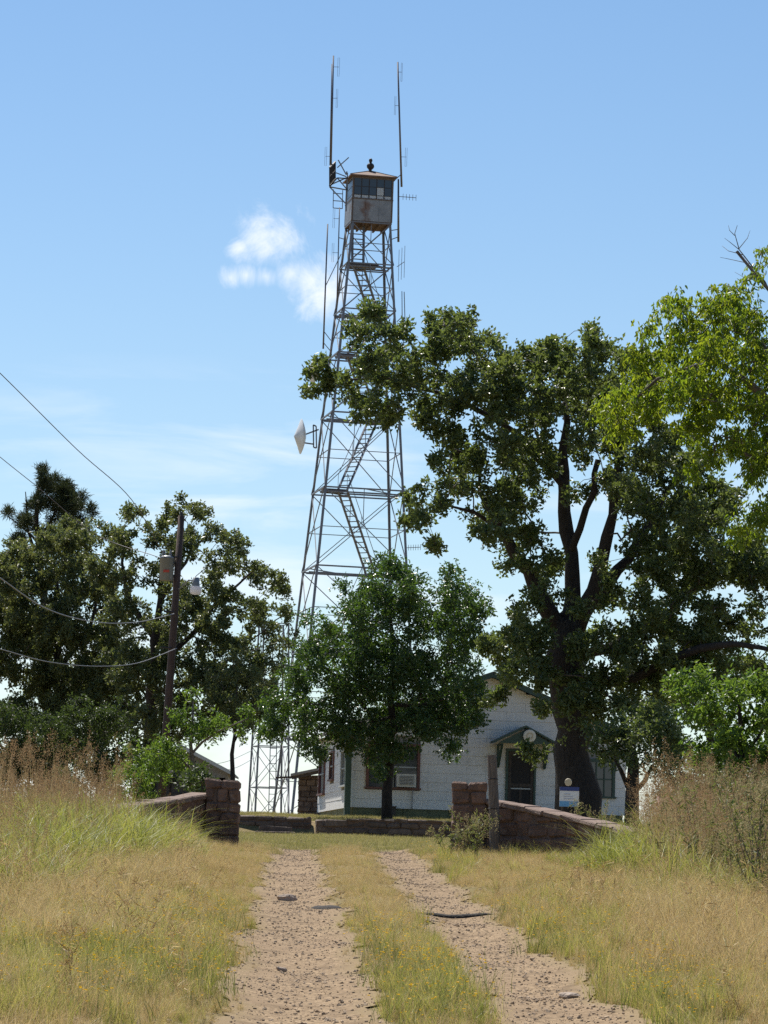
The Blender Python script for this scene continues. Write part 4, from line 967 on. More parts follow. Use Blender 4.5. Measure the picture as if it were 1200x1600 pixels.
wire('upper thick grey service cable sagging from the pole to the left', [(-140, 800, 74.7), (0, 903, 87.8), (75, 952, 95.2), (150, 972, 102.0), (215, 972, 107.6), (272, 959, 111.7)], .015, 'cable', 'service_cable')
wire('lower grey service cable sagging from the pole to the left', [(-140, 975, 74.7), (0, 1014, 87.8), (75, 1034, 95.2), (150, 1041, 102.0), (215, 1036, 107.6), (276, 1013, 111.7)], .012, 'cable', 'service_cable')
wire('upper of two thin wires sagging past the lattice mast base', [(330, 1195, 164.3), (360, 1188, 171.8), (395, 1172, 207.3)], .012, 'wire')
wire('lower of two thin wires sagging past the lattice mast base', [(345, 1204, 164.3), (370, 1199, 171.8), (398, 1184, 207.3)], .012, 'wire')
# rust red metal behind the weeds at the right
rp = at(1058, 1252, 82.0)
rs = thing('metal_sheet', 'rust red corrugated metal sheet lying behind the tall weeds at the right', 'metal sheet', (rp.x, 82, gz(rp.x, 82)))
n = 22; vs = []
for i in range(n + 1):
    x = rp.x - .42 + .84 * i / n; dz = .02 * math.sin(i * 2.2)
    for (y, z) in ((81.7, rp.z - .16), (82.5, rp.z + .1)): vs.append((x, y, z + dz - .02 * i / n))
sh = MB().add(vs + [(x, y, z + .006) for x, y, z in vs], [(2 * i, 2 * i + 2, 2 * i + 3, 2 * i + 1) for i in range(n)] + [(2 * i + 1 + 2 * n + 2, 2 * i + 3 + 2 * n + 2, 2 * i + 2 + 2 * n + 2, 2 * i + 2 * n + 2) for i in range(n)])
sh.build('sheet', 'rust_red', rs)
for s_ in (-.3, .3): MB().rect(rp.x + s_ - .08, rp.x + s_ + .08, 81.9, 82.3, gz(rp.x, 82) - .1, rp.z - .12).build('block', 'stone_grey', rs)
M['strip_black'] = material('near_black', (0.02, 0.016, 0.014), 0.95, var=(0.035, 0.028, 0.023), scale=9, bump=0.5)
# near-black low rounded strips, half sunk across the tracks
for (uu0, uu1, vv, lab) in ((642, 778, 1427, 'dark half buried strip lying across the right gravel track'), (484, 536, 1420, 'short dark half buried strip in the left gravel track')):
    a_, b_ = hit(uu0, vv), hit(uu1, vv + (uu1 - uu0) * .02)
    t = thing('sunken_strip', lab, 'timber', a_); n = 7
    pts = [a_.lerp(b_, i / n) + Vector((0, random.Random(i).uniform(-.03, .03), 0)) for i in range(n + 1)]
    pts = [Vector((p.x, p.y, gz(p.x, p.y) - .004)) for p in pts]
    MB().tube(pts, [.01] + [.04, .05, .05, .055, .05, .04][:n - 1] + [.01], 8).build('strip_body', 'strip_black', t, True)
# pale rocks
for i, (u, v, sz, lab) in enumerate([(66, 1537, .12, 'pale flat rock in the short grass at the lower left'), (450, 1409, .13, 'pale flat stone sunk in the left gravel track'), (888, 1563, .07, 'small pale stone on the right gravel track near the camera'), (440, 1520, .05, 'small pink stone at the edge of the left gravel track')]):
    p = hit(u, v); rr = np.random.default_rng(70 + i)
    t = thing('rock', lab, 'rock', (p.x, p.y, gz(p.x, p.y)))
    link('boulder', block_mesh('boulder', (sz * 1.7, sz * 1.3, sz * .7), sz * .2, rr, sz * .1, rot=rz(i * 1.1), c=(0, 0, .03)), 'rock', t)
# ------------------------------------------------------------------ trees
def unit(a): return a / np.maximum(np.linalg.norm(a, axis=-1, keepdims=True), 1e-9)
def leaf_arrays(Pb, D, Ln, Wd, rng, fold=0.25, shape=4):
    n = len(Pb); S = unit(np.cross(D, unit(rng.normal(size=(n, 3))))); Nn = np.cross(D, S)
    Ln = Ln[:, None]; Wd = Wd[:, None]; fo = Wd * fold
    a = Pb; c = Pb + D * Ln - Nn * Ln * 0.12
    if shape == 4:
        l = Pb + D * Ln * .52 + S * Wd * .5 + Nn * fo; r = Pb + D * Ln * .52 - S * Wd * .5 + Nn * fo
        V = np.stack([a, l, c, r], 1).reshape(-1, 3); i = np.arange(n)[:, None] * 4
        Fc = np.concatenate([i + np.array([[0, 2, 1]]), i + np.array([[0, 3, 2]])]); return V, Fc
    m1 = Pb + D * Ln * .30; m2 = Pb + D * Ln * .66 - Nn * Ln * .03
    l1 = m1 + S * Wd * .46 + Nn * fo; r1 = m1 - S * Wd * .46 + Nn * fo; l2 = m2 + S * Wd * .40 + Nn * fo; r2 = m2 - S * Wd * .40 + Nn * fo
    V = np.stack([a, l1, l2, c, r2, r1], 1).reshape(-1, 3); i = np.arange(n)[:, None] * 6
    Fc = np.concatenate([i + np.array([[0, 2, 1]]), i + np.array([[0, 3, 2]]), i + np.array([[0, 4, 3]]), i + np.array([[0, 5, 4]])]); return V, Fc
def seg_tubes(A, B, ra, rb, n=5):
    d = unit(B - A); x = unit(np.cross(d, np.where(np.abs(d[:, :1]) < .8, np.array([[1., 0, 0]]), np.array([[0, 1., 0]])))); y = np.cross(d, x)
    th = np.arange(n) * 2 * math.pi / n; cs, sn = np.cos(th), np.sin(th)
    ring = x[:, None, :] * cs[None, :, None] + y[:, None, :] * sn[None, :, None]
    V0 = (A - d * ra[:, None] * .3)[:, None, :] + ring * ra[:, None, None]; V1 = (B + d * rb[:, None] * .3)[:, None, :] + ring * rb[:, None, None]
    V = np.concatenate([V0, V1], 1).reshape(-1, 3); m = len(A); base = np.arange(m)[:, None, None] * 2 * n; k = np.arange(n)
    q_ = np.stack([k, (k + 1) % n, (k + 1) % n + n, k + n], -1)[None]; return V, (base + q_).reshape(-1, 4)

def tree(name, label, cat, trunk, limbs, clumps, Y, leaf, bark='bark', seed=1, tpc=6.0, depth=3.0, reps=2.2, spr=12, k=6, L_=0.11, W_=0.06, srad=0.28,
         up=0.3, droop=0.0, shape=4, center=None, group=None, noise_=0.10, twig='twig', tipr=0.007, minr=0.0, parent_bias=0.25, sparse=(), shell=0.5):
    """trunk/limbs: lists of (u, v, dY, radius) sight points; clumps: (u, v, r) with their own distances, the crown filled in depth"""
    rng = np.random.default_rng(seed); Y = Y * YS
    def line(pts):
        P = np.array([list(at(p[0], p[1], Y + p[2])) + [p[3]] for p in pts]); out_ = [P[0]]
        for i in range(len(P) - 1):
            n = max(1, int(np.linalg.norm(P[i + 1, :3] - P[i, :3]) / 0.45))
            pm, pn = P[max(0, i - 1)], P[min(len(P) - 1, i + 2)]
            for j in range(1, n + 1):
                s_ = j / n; a, b_ = P[i], P[i + 1]
                q_ = .5 * (2 * a + (b_ - pm) * s_ + (2 * pm - 5 * a + 4 * b_ - pn) * s_ ** 2 + (3 * a - pm - 3 * b_ + pn) * s_ ** 3); out_.append(q_)
        out_ = np.array(out_); out_[1:, :3] += rng.normal(0, .035, (len(out_) - 1, 3)); return out_
    tl = line(trunk); tl[0, 2] = min(tl[0, 2], gz(tl[0, 0], tl[0, 1])) - .25
    base = Vector((tl[0, 0], tl[0, 1], gz(tl[0, 0], tl[0, 1])))
    t = thing(name, label, cat, base, group=group); off = np.array(base)
    lines = [tl] + [line(l) for l in limbs]
    tb = MB()
    for li, ln in enumerate(lines):
        rr_ = [max(r, .02) * (1 + rng.normal(0, .06)) for r in ln[:, 3]]
        if li == 0:
            rr_[0] *= 1.25
            if len(rr_) > 1: rr_[1] *= 1.15
        if li > 0:   # root the limb in the nearest earlier line
            prev = np.concatenate([l[:, :3] for l in lines[:li]]); j = np.argmin(np.linalg.norm(prev - ln[0, :3], axis=1)); P_ = [Vector(prev[j])] + [Vector(p) for p in ln[:, :3]]; rr_ = [rr_[0] * 1.1] + rr_
        else: P_ = [Vector(p) for p in ln[:, :3]]
        tb.tube(P_, rr_, 12 if ln[0, 3] > .1 else 7)
    # knobbly section
    v_ = np.array(tb.v); v_ += noise_ * 0.25 * np.stack([np.sin(v_[:, 2] * 5.1 + v_[:, 0] * 7), np.sin(v_[:, 2] * 4.3 + v_[:, 1] * 8), np.zeros(len(v_))], -1) * .6; tb.v = [tuple(x) for x in v_]
    tb.build('trunk', bark, t, True)
    nodes = np.concatenate([l[:, :3] for l in lines]); nodes = list(nodes); par = [-1] * len(nodes); nskel = len(nodes)
    NP = np.zeros((60000, 3)); NP[:nskel] = nodes; cnt = nskel; PAR = np.full(60000, -1)
    allu = np.array([c[0] for c in clumps]); allv = np.array([c[1] for c in clumps])
    cu, cv = (np.mean(allu), np.mean(allv)) if center is None else center; su = max(30, np.max(np.abs(allu - cu))); sv = max(30, np.max(np.abs(allv - cv)))
    T = []; dens = []
    for c in clumps:
        u_, v_, r_ = c[:3]; dn = c[3] if len(c) > 3 else 1.0; dy0 = c[4] if len(c) > 4 else None
        ext = depth * math.sqrt(max(0.06, 1 - min(.94, ((u_ - cu) / su) ** 2 * .55 + ((v_ - cv) / sv) ** 2 * .45)))
        nrep = reps if dy0 is None else 1; nrep = int(nrep) + (rng.random() < nrep % 1)
        for rp_ in range(max(1, nrep)):
            dy = dy0 if dy0 is not None else ext * ((rp_ + .5) / nrep * 2 - 1) + rng.normal(0, ext * .15)
            ctr = np.array(at(u_ + rng.normal(0, r_ * .15), v_ + rng.normal(0, r_ * .15), Y + dy)); rad = r_ * mpp(u_, v_, Y + dy)
            n = max(2, int(round(tpc * (rad / 0.7) ** 2 * dn)))
            d = unit(rng.normal(size=(n, 3))) * (rng.random((n, 1)) ** shell) * rad
            T.append(ctr + d * np.array([1, 1, .85])); dens += [dn] * n
    T = np.concatenate(T); dens = np.array(dens)
    d0 = np.array([np.min(np.linalg.norm(NP[:nskel] - q_, axis=1)) for q_ in T]); order = np.argsort(d0)
    cen = NP[:nskel].mean(0); tipidx = []
    for oi in order:
        q_ = T[oi]; dv = q_ - NP[:cnt]; dist = np.linalg.norm(dv, axis=1); j = int(np.argmin(dist + parent_bias * np.maximum(0, -dv[:, 2]) + .0 * dist)); a = NP[j]; ds_ = dist[j]
        n = max(1, int(math.ceil(ds_ / .3))); last = j; perp = rng.normal(0, .10 * ds_, 3)
        for s_ in range(1, n + 1):
            f_ = s_ / n; p = a + (q_ - a) * f_ + perp * math.sin(math.pi * f_) + (rng.normal(0, .02, 3) if s_ < n else 0) + np.array([0, 0, .08 * ds_ * math.sin(math.pi * f_)])
            NP[cnt] = p; PAR[cnt] = last; last = cnt; cnt += 1
        tipidx.append(last)
    rad = np.zeros(cnt); haschild = np.zeros(cnt, bool); acc = np.zeros(cnt)
    for i in range(cnt - 1, nskel - 1, -1):
        rad[i] = tipr if acc[i] == 0 else acc[i] ** (1 / 2.4); rad[i] = max(rad[i], minr)
        p = PAR[i]; acc[p] += rad[i] ** 2.4
    ch_ = np.arange(nskel, cnt); pr = PAR[ch_]
    ra = np.where(pr < nskel, rad[ch_] * 1.1, np.minimum(rad[np.minimum(pr, cnt - 1)], rad[ch_] * 1.35)); rb = rad[ch_]
    V, Fq = seg_tubes(NP[pr], NP[ch_], ra, rb, 5)
    link('branches', np_mesh('branches', V - off, Fq, smooth=True), twig, t)
    # leaf sprigs round the tips and along the thin twigs
    tips = NP[np.array(tipidx)]; ddens = dens[order]
    thin = ch_[(rad[ch_] < tipr * 1.9)]
    thin = thin[rng.random(len(thin)) < .55]
    nsp = np.maximum(1, np.round(spr * np.minimum(1, .35 + .65 * ddens)).astype(int)); ctr = np.repeat(tips, nsp, axis=0)
    ctr = np.concatenate([ctr + rng.normal(0, srad * .55, ctr.shape), np.repeat(NP[thin], 2, axis=0) + rng.normal(0, .08, (2 * len(thin), 3))])
    m = len(ctr); sd = unit(unit(rng.normal(size=(m, 3))) + np.array([0, 0, up]) - np.array([0, 0, droop]))
    P_ = np.repeat(ctr, k, axis=0); D = unit(np.repeat(sd, k, axis=0) * .55 + unit(rng.normal(size=(m * k, 3))) - np.array([0, 0, droop]))
    P_ = P_ + D * rng.random((m * k, 1)) * L_ * .35 + rng.normal(0, L_ * .25, (m * k, 3))
    Ln = L_ * rng.uniform(.65, 1.25, m * k); Wd = W_ * rng.uniform(.7, 1.25, m * k)
    V, Fc = leaf_arrays(P_ - off, D, Ln, Wd, rng, .22, shape)
    rn = np.clip(np.repeat(rng.beta(2, 3, m), k) * .6 + rng.beta(2, 3, m * k) * .4, 0, 1)
    link('crown', np_mesh('crown', V, Fc, np.repeat(rn, 4 if shape == 4 else 6)), leaf, t)
    return t

# the big oak
OAK = [(580, 490, 30), (556, 520, 26), (610, 530, 32), (585, 575, 34), (560, 622, 30), (598, 650, 34), (625, 598, 34), (545, 600, 15),
       (705, 513, 34), (690, 550, 42), (655, 572, 34), (740, 545, 38), (720, 598, 46), (680, 630, 36), (655, 655, 22), (775, 572, 42), (800, 590, 46), (760, 640, 50), (712, 678, 38), (835, 562, 36), (870, 570, 40), (922, 543, 34), (928, 522, 16), (862, 535, 10, .5),
       (900, 610, 54), (842, 640, 54), (790, 700, 50), (742, 718, 38), (722, 755, 24), (765, 768, 42), (805, 795, 40), (775, 826, 38), (850, 712, 42), (825, 760, 32), (940, 622, 54), (985, 572, 44), (960, 678, 46), (1000, 640, 50), (1012, 722, 46), (915, 690, 34), (1055, 700, 52), (1082, 770, 50), (1040, 792, 46), (1000, 790, 30), (1102, 822, 50), (1060, 860, 48), (1020, 890, 38), (1132, 790, 42), (1152, 850, 36),
       (678, 715, 15), (688, 744, 20), (650, 774, 17), (660, 806, 18), (640, 808, 11), (675, 850, 9), (682, 790, 13),
       (828, 848, 34), (808, 880, 24), (838, 925, 28), (802, 958, 22), (792, 1010, 32), (830, 1000, 40), (762, 1010, 22), (802, 1050, 28), (852, 1040, 32), (905, 1010, 26), (1005, 945, 38), (1062, 932, 44), (1102, 905, 44), (1042, 990, 44), (985, 1002, 42), (1082, 1000, 34), (1120, 960, 34), (955, 1060, 38), (1002, 1068, 38), (925, 1110, 26), (985, 1105, 30), (848, 1100, 20), (900, 1075, 30), (945, 1000, 30),
       (1182, 885, 40), (1190, 950, 34, .6), (1150, 1012, 30, .5), (1190, 1040, 34, .5), (1120, 1045, 28, .5), (1232, 900, 50), (1240, 1000, 46, .6), (870, 880, 24), (930, 880, 22), (905, 950, 24, 1, -2.5), (850, 980, 26, 1, -2.5), (960, 930, 30), (1030, 1030, 36, 1, -2.5), (975, 1030, 34, 1, -2.5), (920, 1060, 26, 1, -2.2), (870, 1060, 22, 1, -2.2), (1060, 1060, 30), (1110, 1010, 34), (1090, 1080, 30, .8), (1145, 1060, 32, .7), (950, 740, 26), (905, 770, 18), (930, 1130, 22, 1, -1.5), (1040, 1100, 28), (850, 890, 24), (1000, 850, 34), (985, 760, 34), (845, 1075, 24, 1, -2.4), (880, 1110, 20, .8, -2.2), (925, 1085, 26, 1, -2.4), (960, 1100, 28, 1, -2.0), (905, 1010, 24, 1, -2.5), (1040, 1060, 32, 1, -1.5), (880, 930, 18, .7, -2.0), (1130, 880, 34), (1165, 905, 30), (1110, 985, 30), (815, 985, 26, 1, -1.5), (1085, 1045, 28, .8), (1170, 990, 30, .6)]
OAK += [(488, 582, 20, 1.2, .5), (497, 580, 26, 1, 1.0), (490, 614, 22, 1, 1.0), (505, 603, 20, 1, 1.0), (503, 565, 16, 1, 1.0), (518, 595, 9, 1, .8),
        (820, 1158, 16, 1, -1.5), (838, 1178, 12, 1, -1.5), (780, 1083, 19, 1, -1.0), (760, 1090, 10, 1, -1.0)]
oak_tr = [(900, 1275, 0, .50), (898, 1200, 0, .48), (890, 1110, 0, .47), (882, 1030, 0, .48), (884, 975, 0, .42)]
oak_l = [[(868, 975, -.1, 0.265), (850, 945, -.3, 0.234), (812, 868, -.8, 0.172), (778, 815, -1.0, 0.109), (750, 770, -1, 0.062)],
         [(893, 960, .1, 0.250), (896, 900, .2, 0.211), (890, 830, .3, 0.179), (880, 765, .3, 0.156), (880, 700, .2, 0.117), (885, 630, .2, 0.070)],
         [(905, 975, 0, 0.250), (926, 925, -.3, 0.203), (950, 840, -.6, 0.156), (960, 765, -.7, 0.117), (968, 700, -.7, 0.078)],
         [(897, 850, 0, 0.109), (925, 768, -.6, 0.086), (932, 715, -.8, 0.062)],
         [(912, 960, .3, 0.195), (980, 872, .8, 0.133), (1018, 812, 1.1, 0.094), (1050, 750, 1.2, 0.062)],
         [(905, 1060, -.3, 0.172), (985, 1062, -1.2, 0.133), (1066, 1022, -2.0, 0.109), (1150, 1008, -2.6, 0.078), (1215, 1018, -3, 0.047)],
         [(905, 1030, .4, 0.140), (1000, 990, 1.2, 0.094), (1090, 920, 1.8, 0.062)],
         [(882, 760, .2, 0.109), (820, 690, -.2, 0.086), (745, 638, -.5, 0.066), (665, 608, -.6, 0.051), (595, 590, 0, 0.039), (530, 600, .9, 0.023)],
         [(790, 832, -1.0, 0.070), (740, 800, -1.3, 0.047), (690, 790, -1.5, 0.027), (668, 800, -1.5, 0.020)],
         [(750, 720, -.6, 0.047), (700, 700, -.8, 0.039), (690, 690, -.8, 0.023)],
         [(870, 640, .2, 0.070), (800, 590, .2, 0.055), (730, 545, .1, 0.039)]]
tree('oak_tree', 'huge dark oak with forked trunk before the right half of the house', 'oak tree', oak_tr, oak_l, OAK, 26.0, 'oak_leaf', seed=3, tpc=9.5, depth=4.2, reps=2.05, spr=12, k=6,
     L_=.14, W_=.078, srad=.17, center=(890, 800))
YARD = [(600, 888, 24), (622, 900, 24), (577, 912, 18), (640, 920, 32), (602, 940, 38), (562, 952, 32), (535, 918, 13, .7), (652, 970, 46), (602, 1000, 48), (552, 1002, 38), (512, 985, 20), (482, 968, 14, .7), (502, 1030, 36), (462, 1060, 28), (442, 1098, 28), (432, 1132, 22), (482, 1110, 38), (532, 1080, 46), (592, 1070, 50), (652, 1050, 50),
        (708, 932, 32), (700, 905, 18), (742, 950, 24), (702, 982, 42), (732, 1012, 36), (722, 1060, 38), (746, 1090, 20), (740, 1120, 20), (702, 1110, 40), (652, 1115, 44), (592, 1135, 40), (532, 1135, 36), (482, 1150, 26), (500, 1178, 13), (700, 1168, 12), (662, 1145, 24), (610, 1172, 24), (580, 1182, 16), (718, 1145, 14), (758, 1000, 12, .7), (412, 1140, 14), (592, 1205, 12), (550, 1150, 22)]
tree('yard_tree', 'bushy green broadleaf tree with slim trunk before the house window', 'tree', [(605, 1278, 0, .15), (606, 1235, 0, .135), (609, 1190, 0, .125), (612, 1130, 0, .11), (614, 1050, 0, .09), (610, 960, 0, .05)],
     [[(610, 1160, 0, .08), (560, 1090, -.5, .06), (510, 1040, -.6, .04)], [(611, 1150, 0, .08), (660, 1080, .3, .06), (705, 1000, .4, .04)], [(612, 1120, 0, .07), (560, 1130, .9, .05), (480, 1120, 1.2, .03)], [(613, 1100, 0, .07), (660, 1100, -1, .05), (700, 1090, -1.3, .03)]],
     YARD, 29.6, 'yard_leaf', seed=5, tpc=11, depth=2.6, reps=2.6, spr=13, k=6, L_=.115, W_=.058, srad=.24, up=0, droop=.25)
LA = [(270, 792, 18), (302, 802, 22), (342, 832, 25), (372, 852, 22), (250, 822, 30), (212, 802, 20), (302, 850, 30), (350, 882, 30), (392, 892, 24), (422, 905, 20), (262, 870, 36), (200, 852, 32), (165, 832, 26), (222, 910, 40), (282, 930, 36), (332, 930, 32), (382, 942, 28), (440, 925, 19, .8), (452, 960, 20, .8), (412, 982, 26), (372, 1002, 28), (425, 1045, 22, .8), (415, 950, 18), (440, 1000, 18, .8), (210, 1080, 36), (180, 900, 34), (150, 880, 28), (340, 1090, 30), (270, 1140, 30), (200, 1160, 28), (385, 1080, 26), (350, 1000, 24), (325, 1120, 24), (410, 1075, 20), (240, 1170, 28), (300, 1030, 26), (330, 1070, 30, 1.2), (375, 1060, 26, 1.2), (355, 1095, 26, 1.2), (400, 1020, 22), (315, 1150, 22), (385, 1125, 20), (300, 960, 30), (260, 1020, 34), (270, 1090, 34, 1.2), (340, 960, 26), (322, 990, 36), (342, 1050, 36), (392, 1052, 26), (402, 1100, 22), (362, 1118, 24), (302, 1060, 36), (252, 990, 42), (192, 960, 40), (242, 1060, 42), (200, 1030, 40), (230, 1120, 34), (290, 1110, 26), (432, 1010, 16, .5)]
tree('oak_tree', 'open crowned scrub oak right behind the utility pole', 'oak tree', [(232, 1235, 0, .26), (235, 1150, 0, .22), (240, 1060, 0, .19), (246, 980, 0, .14), (255, 900, 0, .08)],
     [[(240, 1050, 0, .12), (300, 990, -.3, .09), (350, 930, -.4, .06), (395, 895, -.4, .03)], [(243, 1000, 0, .12), (200, 930, .3, .08), (190, 860, .3, .04)], [(240, 1080, 0, .09), (300, 1062, .4, .06), (345, 1040, .7, .045), (395, 1000, .6, .03), (445, 960, .6, .015)], [(250, 940, 0, .08), (300, 860, 0, .05), (335, 830, 0, .03)]],
     LA, 35.0, 'oak_leaf_b', seed=7, tpc=8.5, depth=3.4, reps=1.9, spr=11, k=6, L_=.14, W_=.078, srad=.17)
LB = [(30, 862, 32), (82, 852, 32), (122, 842, 28), (62, 902, 42), (112, 890, 38), (152, 920, 38), (20, 920, 34), (32, 1000, 42), (82, 980, 46), (132, 1000, 46), (62, 1060, 50), (122, 1070, 48), (172, 1060, 42), (20, 1110, 40), (82, 1130, 48), (152, 1140, 42), (200, 1122, 38), (-20, 880, 34), (-30, 960, 44), (-30, 1050, 48), (100, 1175, 36), (30, 1180, 38), (150, 1090, 40), (60, 1000, 44), (180, 1000, 34), (110, 940, 36), (10, 960, 40)]
tree('oak_tree', 'dense scrub oak at the left edge under the pine top', 'oak tree', [(95, 1240, 0, .28), (96, 1150, 0, .23), (92, 1060, 0, .18), (90, 960, 0, .12), (88, 890, 0, .07)],
     [[(93, 1070, 0, .13), (40, 980, -.3, .08), (10, 900, -.3, .04)], [(92, 1040, 0, .12), (140, 980, .2, .08), (155, 910, .2, .04)], [(95, 1120, 0, .12), (150, 1090, -.8, .08), (200, 1100, -1, .04)]],
     LB, 37.0, 'oak_leaf_b', seed=9, tpc=11, depth=3.6, reps=2.3, spr=12, k=6, L_=.14, W_=.078, srad=.19)
PINE = [(66, 735, 13, 1, 0), (76, 755, 19), (100, 770, 21), (118, 790, 19), (86, 786, 21), (60, 790, 14), (110, 816, 17), (140, 800, 14), (14, 806, 13, 1, 0), (36, 816, 15), (62, 830, 13), (96, 840, 18), (30, 842, 12), (125, 830, 14), (80, 815, 14)]
tree('pine_tree', 'tall dark pine whose ragged top rises above the left oaks', 'pine tree', [(78, 1240, 0, .3), (76, 1100, 0, .24), (70, 960, 0, .18), (60, 860, 0, .13), (57, 790, 0, .09), (64, 735, 0, .04)],
     [[(61, 850, 0, .07), (85, 800, 0, .05), (105, 780, 0, .03)], [(66, 890, 0, .07), (45, 830, 0, .05), (40, 770, .2, .02)], [(60, 850, 0, .06), (30, 820, .1, .03), (10, 806, .1, .02)], [(72, 900, 0, .07), (100, 850, 0, .04), (135, 805, 0, .02)]],
     PINE, 43.0, 'pine_leaf', seed=11, tpc=8, depth=1.6, reps=1.7, spr=5, k=34, L_=.26, W_=.024, srad=.13, up=.9, shape=4)
SAP = [(300, 1092, 18), (292, 1130, 26), (318, 1142, 20), (262, 1160, 26), (242, 1190, 22), (278, 1186, 22), (215, 1172, 18), (342, 1125, 18), (376, 1132, 17, .8), (390, 1112, 15, .7), (202, 1200, 16), (270, 1120, 16)]
tree('sapling', 'bright green leafy sapling behind the left gate pillar', 'sapling', [(298, 1240, 0, .07), (298, 1190, 0, .055), (297, 1140, 0, .04), (300, 1095, 0, .02)],
     [[(298, 1180, 0, .04), (340, 1140, -.3, .025), (385, 1125, -.4, .012)], [(298, 1200, 0, .04), (250, 1170, .2, .02), (215, 1172, .2, .01)]],
     SAP, 28.0, 'bright_leaf', seed=13, tpc=15, depth=1.2, reps=1.6, spr=9, k=6, L_=.12, W_=.05, srad=.22, droop=.3, up=0, bark='bark_pale')
for i, (cl, lab, Yb_) in enumerate([([(20, 1130, 38), (75, 1140, 34), (100, 1180, 28), (20, 1190, 36), (60, 1200, 34), (40, 1160, 30), (-20, 1180, 40), (20, 1225, 30), (70, 1230, 26), (10, 1258, 24), (50, 1260, 22), (90, 1255, 22)], 'dark bush at the far left edge behind the tall grass', 31.0),
                                    ([(170, 1130, 34), (130, 1120, 34), (195, 1170, 26), (130, 1190, 34), (170, 1205, 30), (110, 1215, 28), (150, 1160, 28), (150, 1225, 26), (120, 1256, 22), (160, 1256, 20), (190, 1245, 18)], 'dark bush between the left edge bush and the utility pole', 30.5),
                                    ([(215, 1205, 24), (240, 1215, 20), (190, 1218, 20), (225, 1240, 18), (195, 1244, 16)], 'small green bush at the foot of the utility pole', 28.5),
    ([(285, 1200, 16), (300, 1212, 14), (265, 1215, 16), (228, 1195, 22), (250, 1190, 20)], 'dark bush behind the pole and sapling by the garage', 33.0),
                                    ([(322, 1222, 9), (312, 1219, 8), (304, 1224, 8)], 'little green bush right behind the left gate pillar', 20.0),
    ([(1045, 1215, 24), (1080, 1225, 24), (1110, 1235, 22), (1060, 1245, 20), (1030, 1245, 16), (1050, 1262, 18), (1090, 1258, 18)], 'dark green bush behind the right thicket beside the small oak', 25.0),
    ([(1150, 1225, 28), (1190, 1235, 28), (1220, 1220, 30), (1170, 1250, 22), (1130, 1250, 20)], 'dark green bush behind the weeds at the right edge', 19.5)]):
    u_ = np.mean([c[0] for c in cl]); tree('bush', lab, 'bush', [(u_, 1258, 0, .05), (u_, 1225, 0, .04), (u_, 1200, 0, .02)], [], cl, Yb_, 'bright_leaf' if i == 2 else 'bush_leaf', seed=20 + i, tpc=14, depth=1.2, reps=2, spr=10, k=6, L_=.10, W_=.05, srad=.22)
# near tree at the right, its trunk just outside the picture
NEAR = [(1062, 472, 22), (1076, 520, 32), (1042, 542, 32), (1002, 562, 27), (1010, 515, 17, .8), (1122, 482, 30), (1162, 432, 24, .5), (1192, 405, 18, .4), (1112, 552, 42), (1062, 600, 42), (1012, 622, 36), (972, 612, 20), (972, 662, 24), (1122, 620, 42), (1172, 562, 42), (1182, 640, 38), (1152, 690, 34), (1112, 700, 24), (1192, 720, 26), (1092, 662, 30), (1172, 502, 32), (1085, 735, 9), (1190, 800, 22), (1155, 825, 18), (1230, 560, 50), (1240, 680, 50), (1260, 450, 40, .6), (1240, 800, 40), (1040, 480, 12), (1145, 455, 18, .6), (950, 640, 12), (1270, 600, 60), (1175, 740, 16)]
tree('broadleaf_tree', 'sunlit yellow green tree reaching in from the right edge', 'tree', [(1345, 1420, 0, .24), (1340, 1200, 0, .22), (1320, 950, 0, .2), (1285, 780, 0, .16), (1240, 660, 0, .12)],
     [[(1245, 670, 0, .09), (1180, 600, -.3, .06), (1110, 565, -.4, .04), (1030, 590, -.4, .02), (980, 630, -.4, .012)], [(1262, 700, 0, .08), (1215, 560, .4, .05), (1150, 500, .5, .03), (1075, 500, .5, .015)],
      [(1250, 690, 0, .05), (1215, 480, 0, .03), (1180, 430, 0, .018), (1155, 395, 0, .008)], [(1290, 800, 0, .08), (1230, 740, -.5, .05), (1160, 700, -.6, .02)]],
     NEAR, 13.5, 'walnut_leaf', seed=31, tpc=48, depth=1.7, reps=2.6, spr=7, k=6, L_=.085, W_=.030, srad=.15, droop=.9, up=0, shape=6, bark='bark_pale', tipr=.004)
# bare twigs above it
def twigs():
    t = thing('dead_branch', 'bare dead twig sticking up above the yellow green tree at upper right', 'branch', at(1205, 470, 50.5)); rng = np.random.default_rng(4); mb = MB()
    main = [(1215, 480), (1195, 440), (1172, 412), (1155, 390), (1148, 365), (1152, 352)]
    P = [at(u, v, 50.5) for u, v in main]; mb.tube(P, [.014, .011, .009, .007, .005, .003], 6)
    for (a_, b_, c_) in [((1155, 390), (1140, 378), (1132, 372)), ((1172, 412), (1140, 405), (1125, 402)), ((1195, 440), (1165, 435), (1148, 425)), ((1155, 388), (1168, 372), (1172, 360)), ((1160, 398), (1138, 392), (1128, 384)), ((1185, 428), (1190, 400), (1186, 385)), ((1148, 368), (1140, 360), (1138, 352))]:
        mb.tube([at(*a_, 50.5), at(*b_, 50.5 + rng.normal(0, .15)), at(*c_, 50.5 + rng.normal(0, .25))], [.006, .004, .002], 5)
    mb.build('twigs', 'bark_pale', t)
twigs()
RB = [(1072, 1092, 26), (1112, 1112, 30), (1152, 1132, 34), (1192, 1122, 32), (1132, 1172, 34), (1182, 1182, 36), (1092, 1182, 24), (1102, 1062, 24), (1190, 1075, 28), (1230, 1120, 50), (1225, 1180, 40), (1150, 1085, 26), (1160, 1215, 26), (1060, 1060, 18), (1120, 1210, 22), (1195, 1225, 26)]
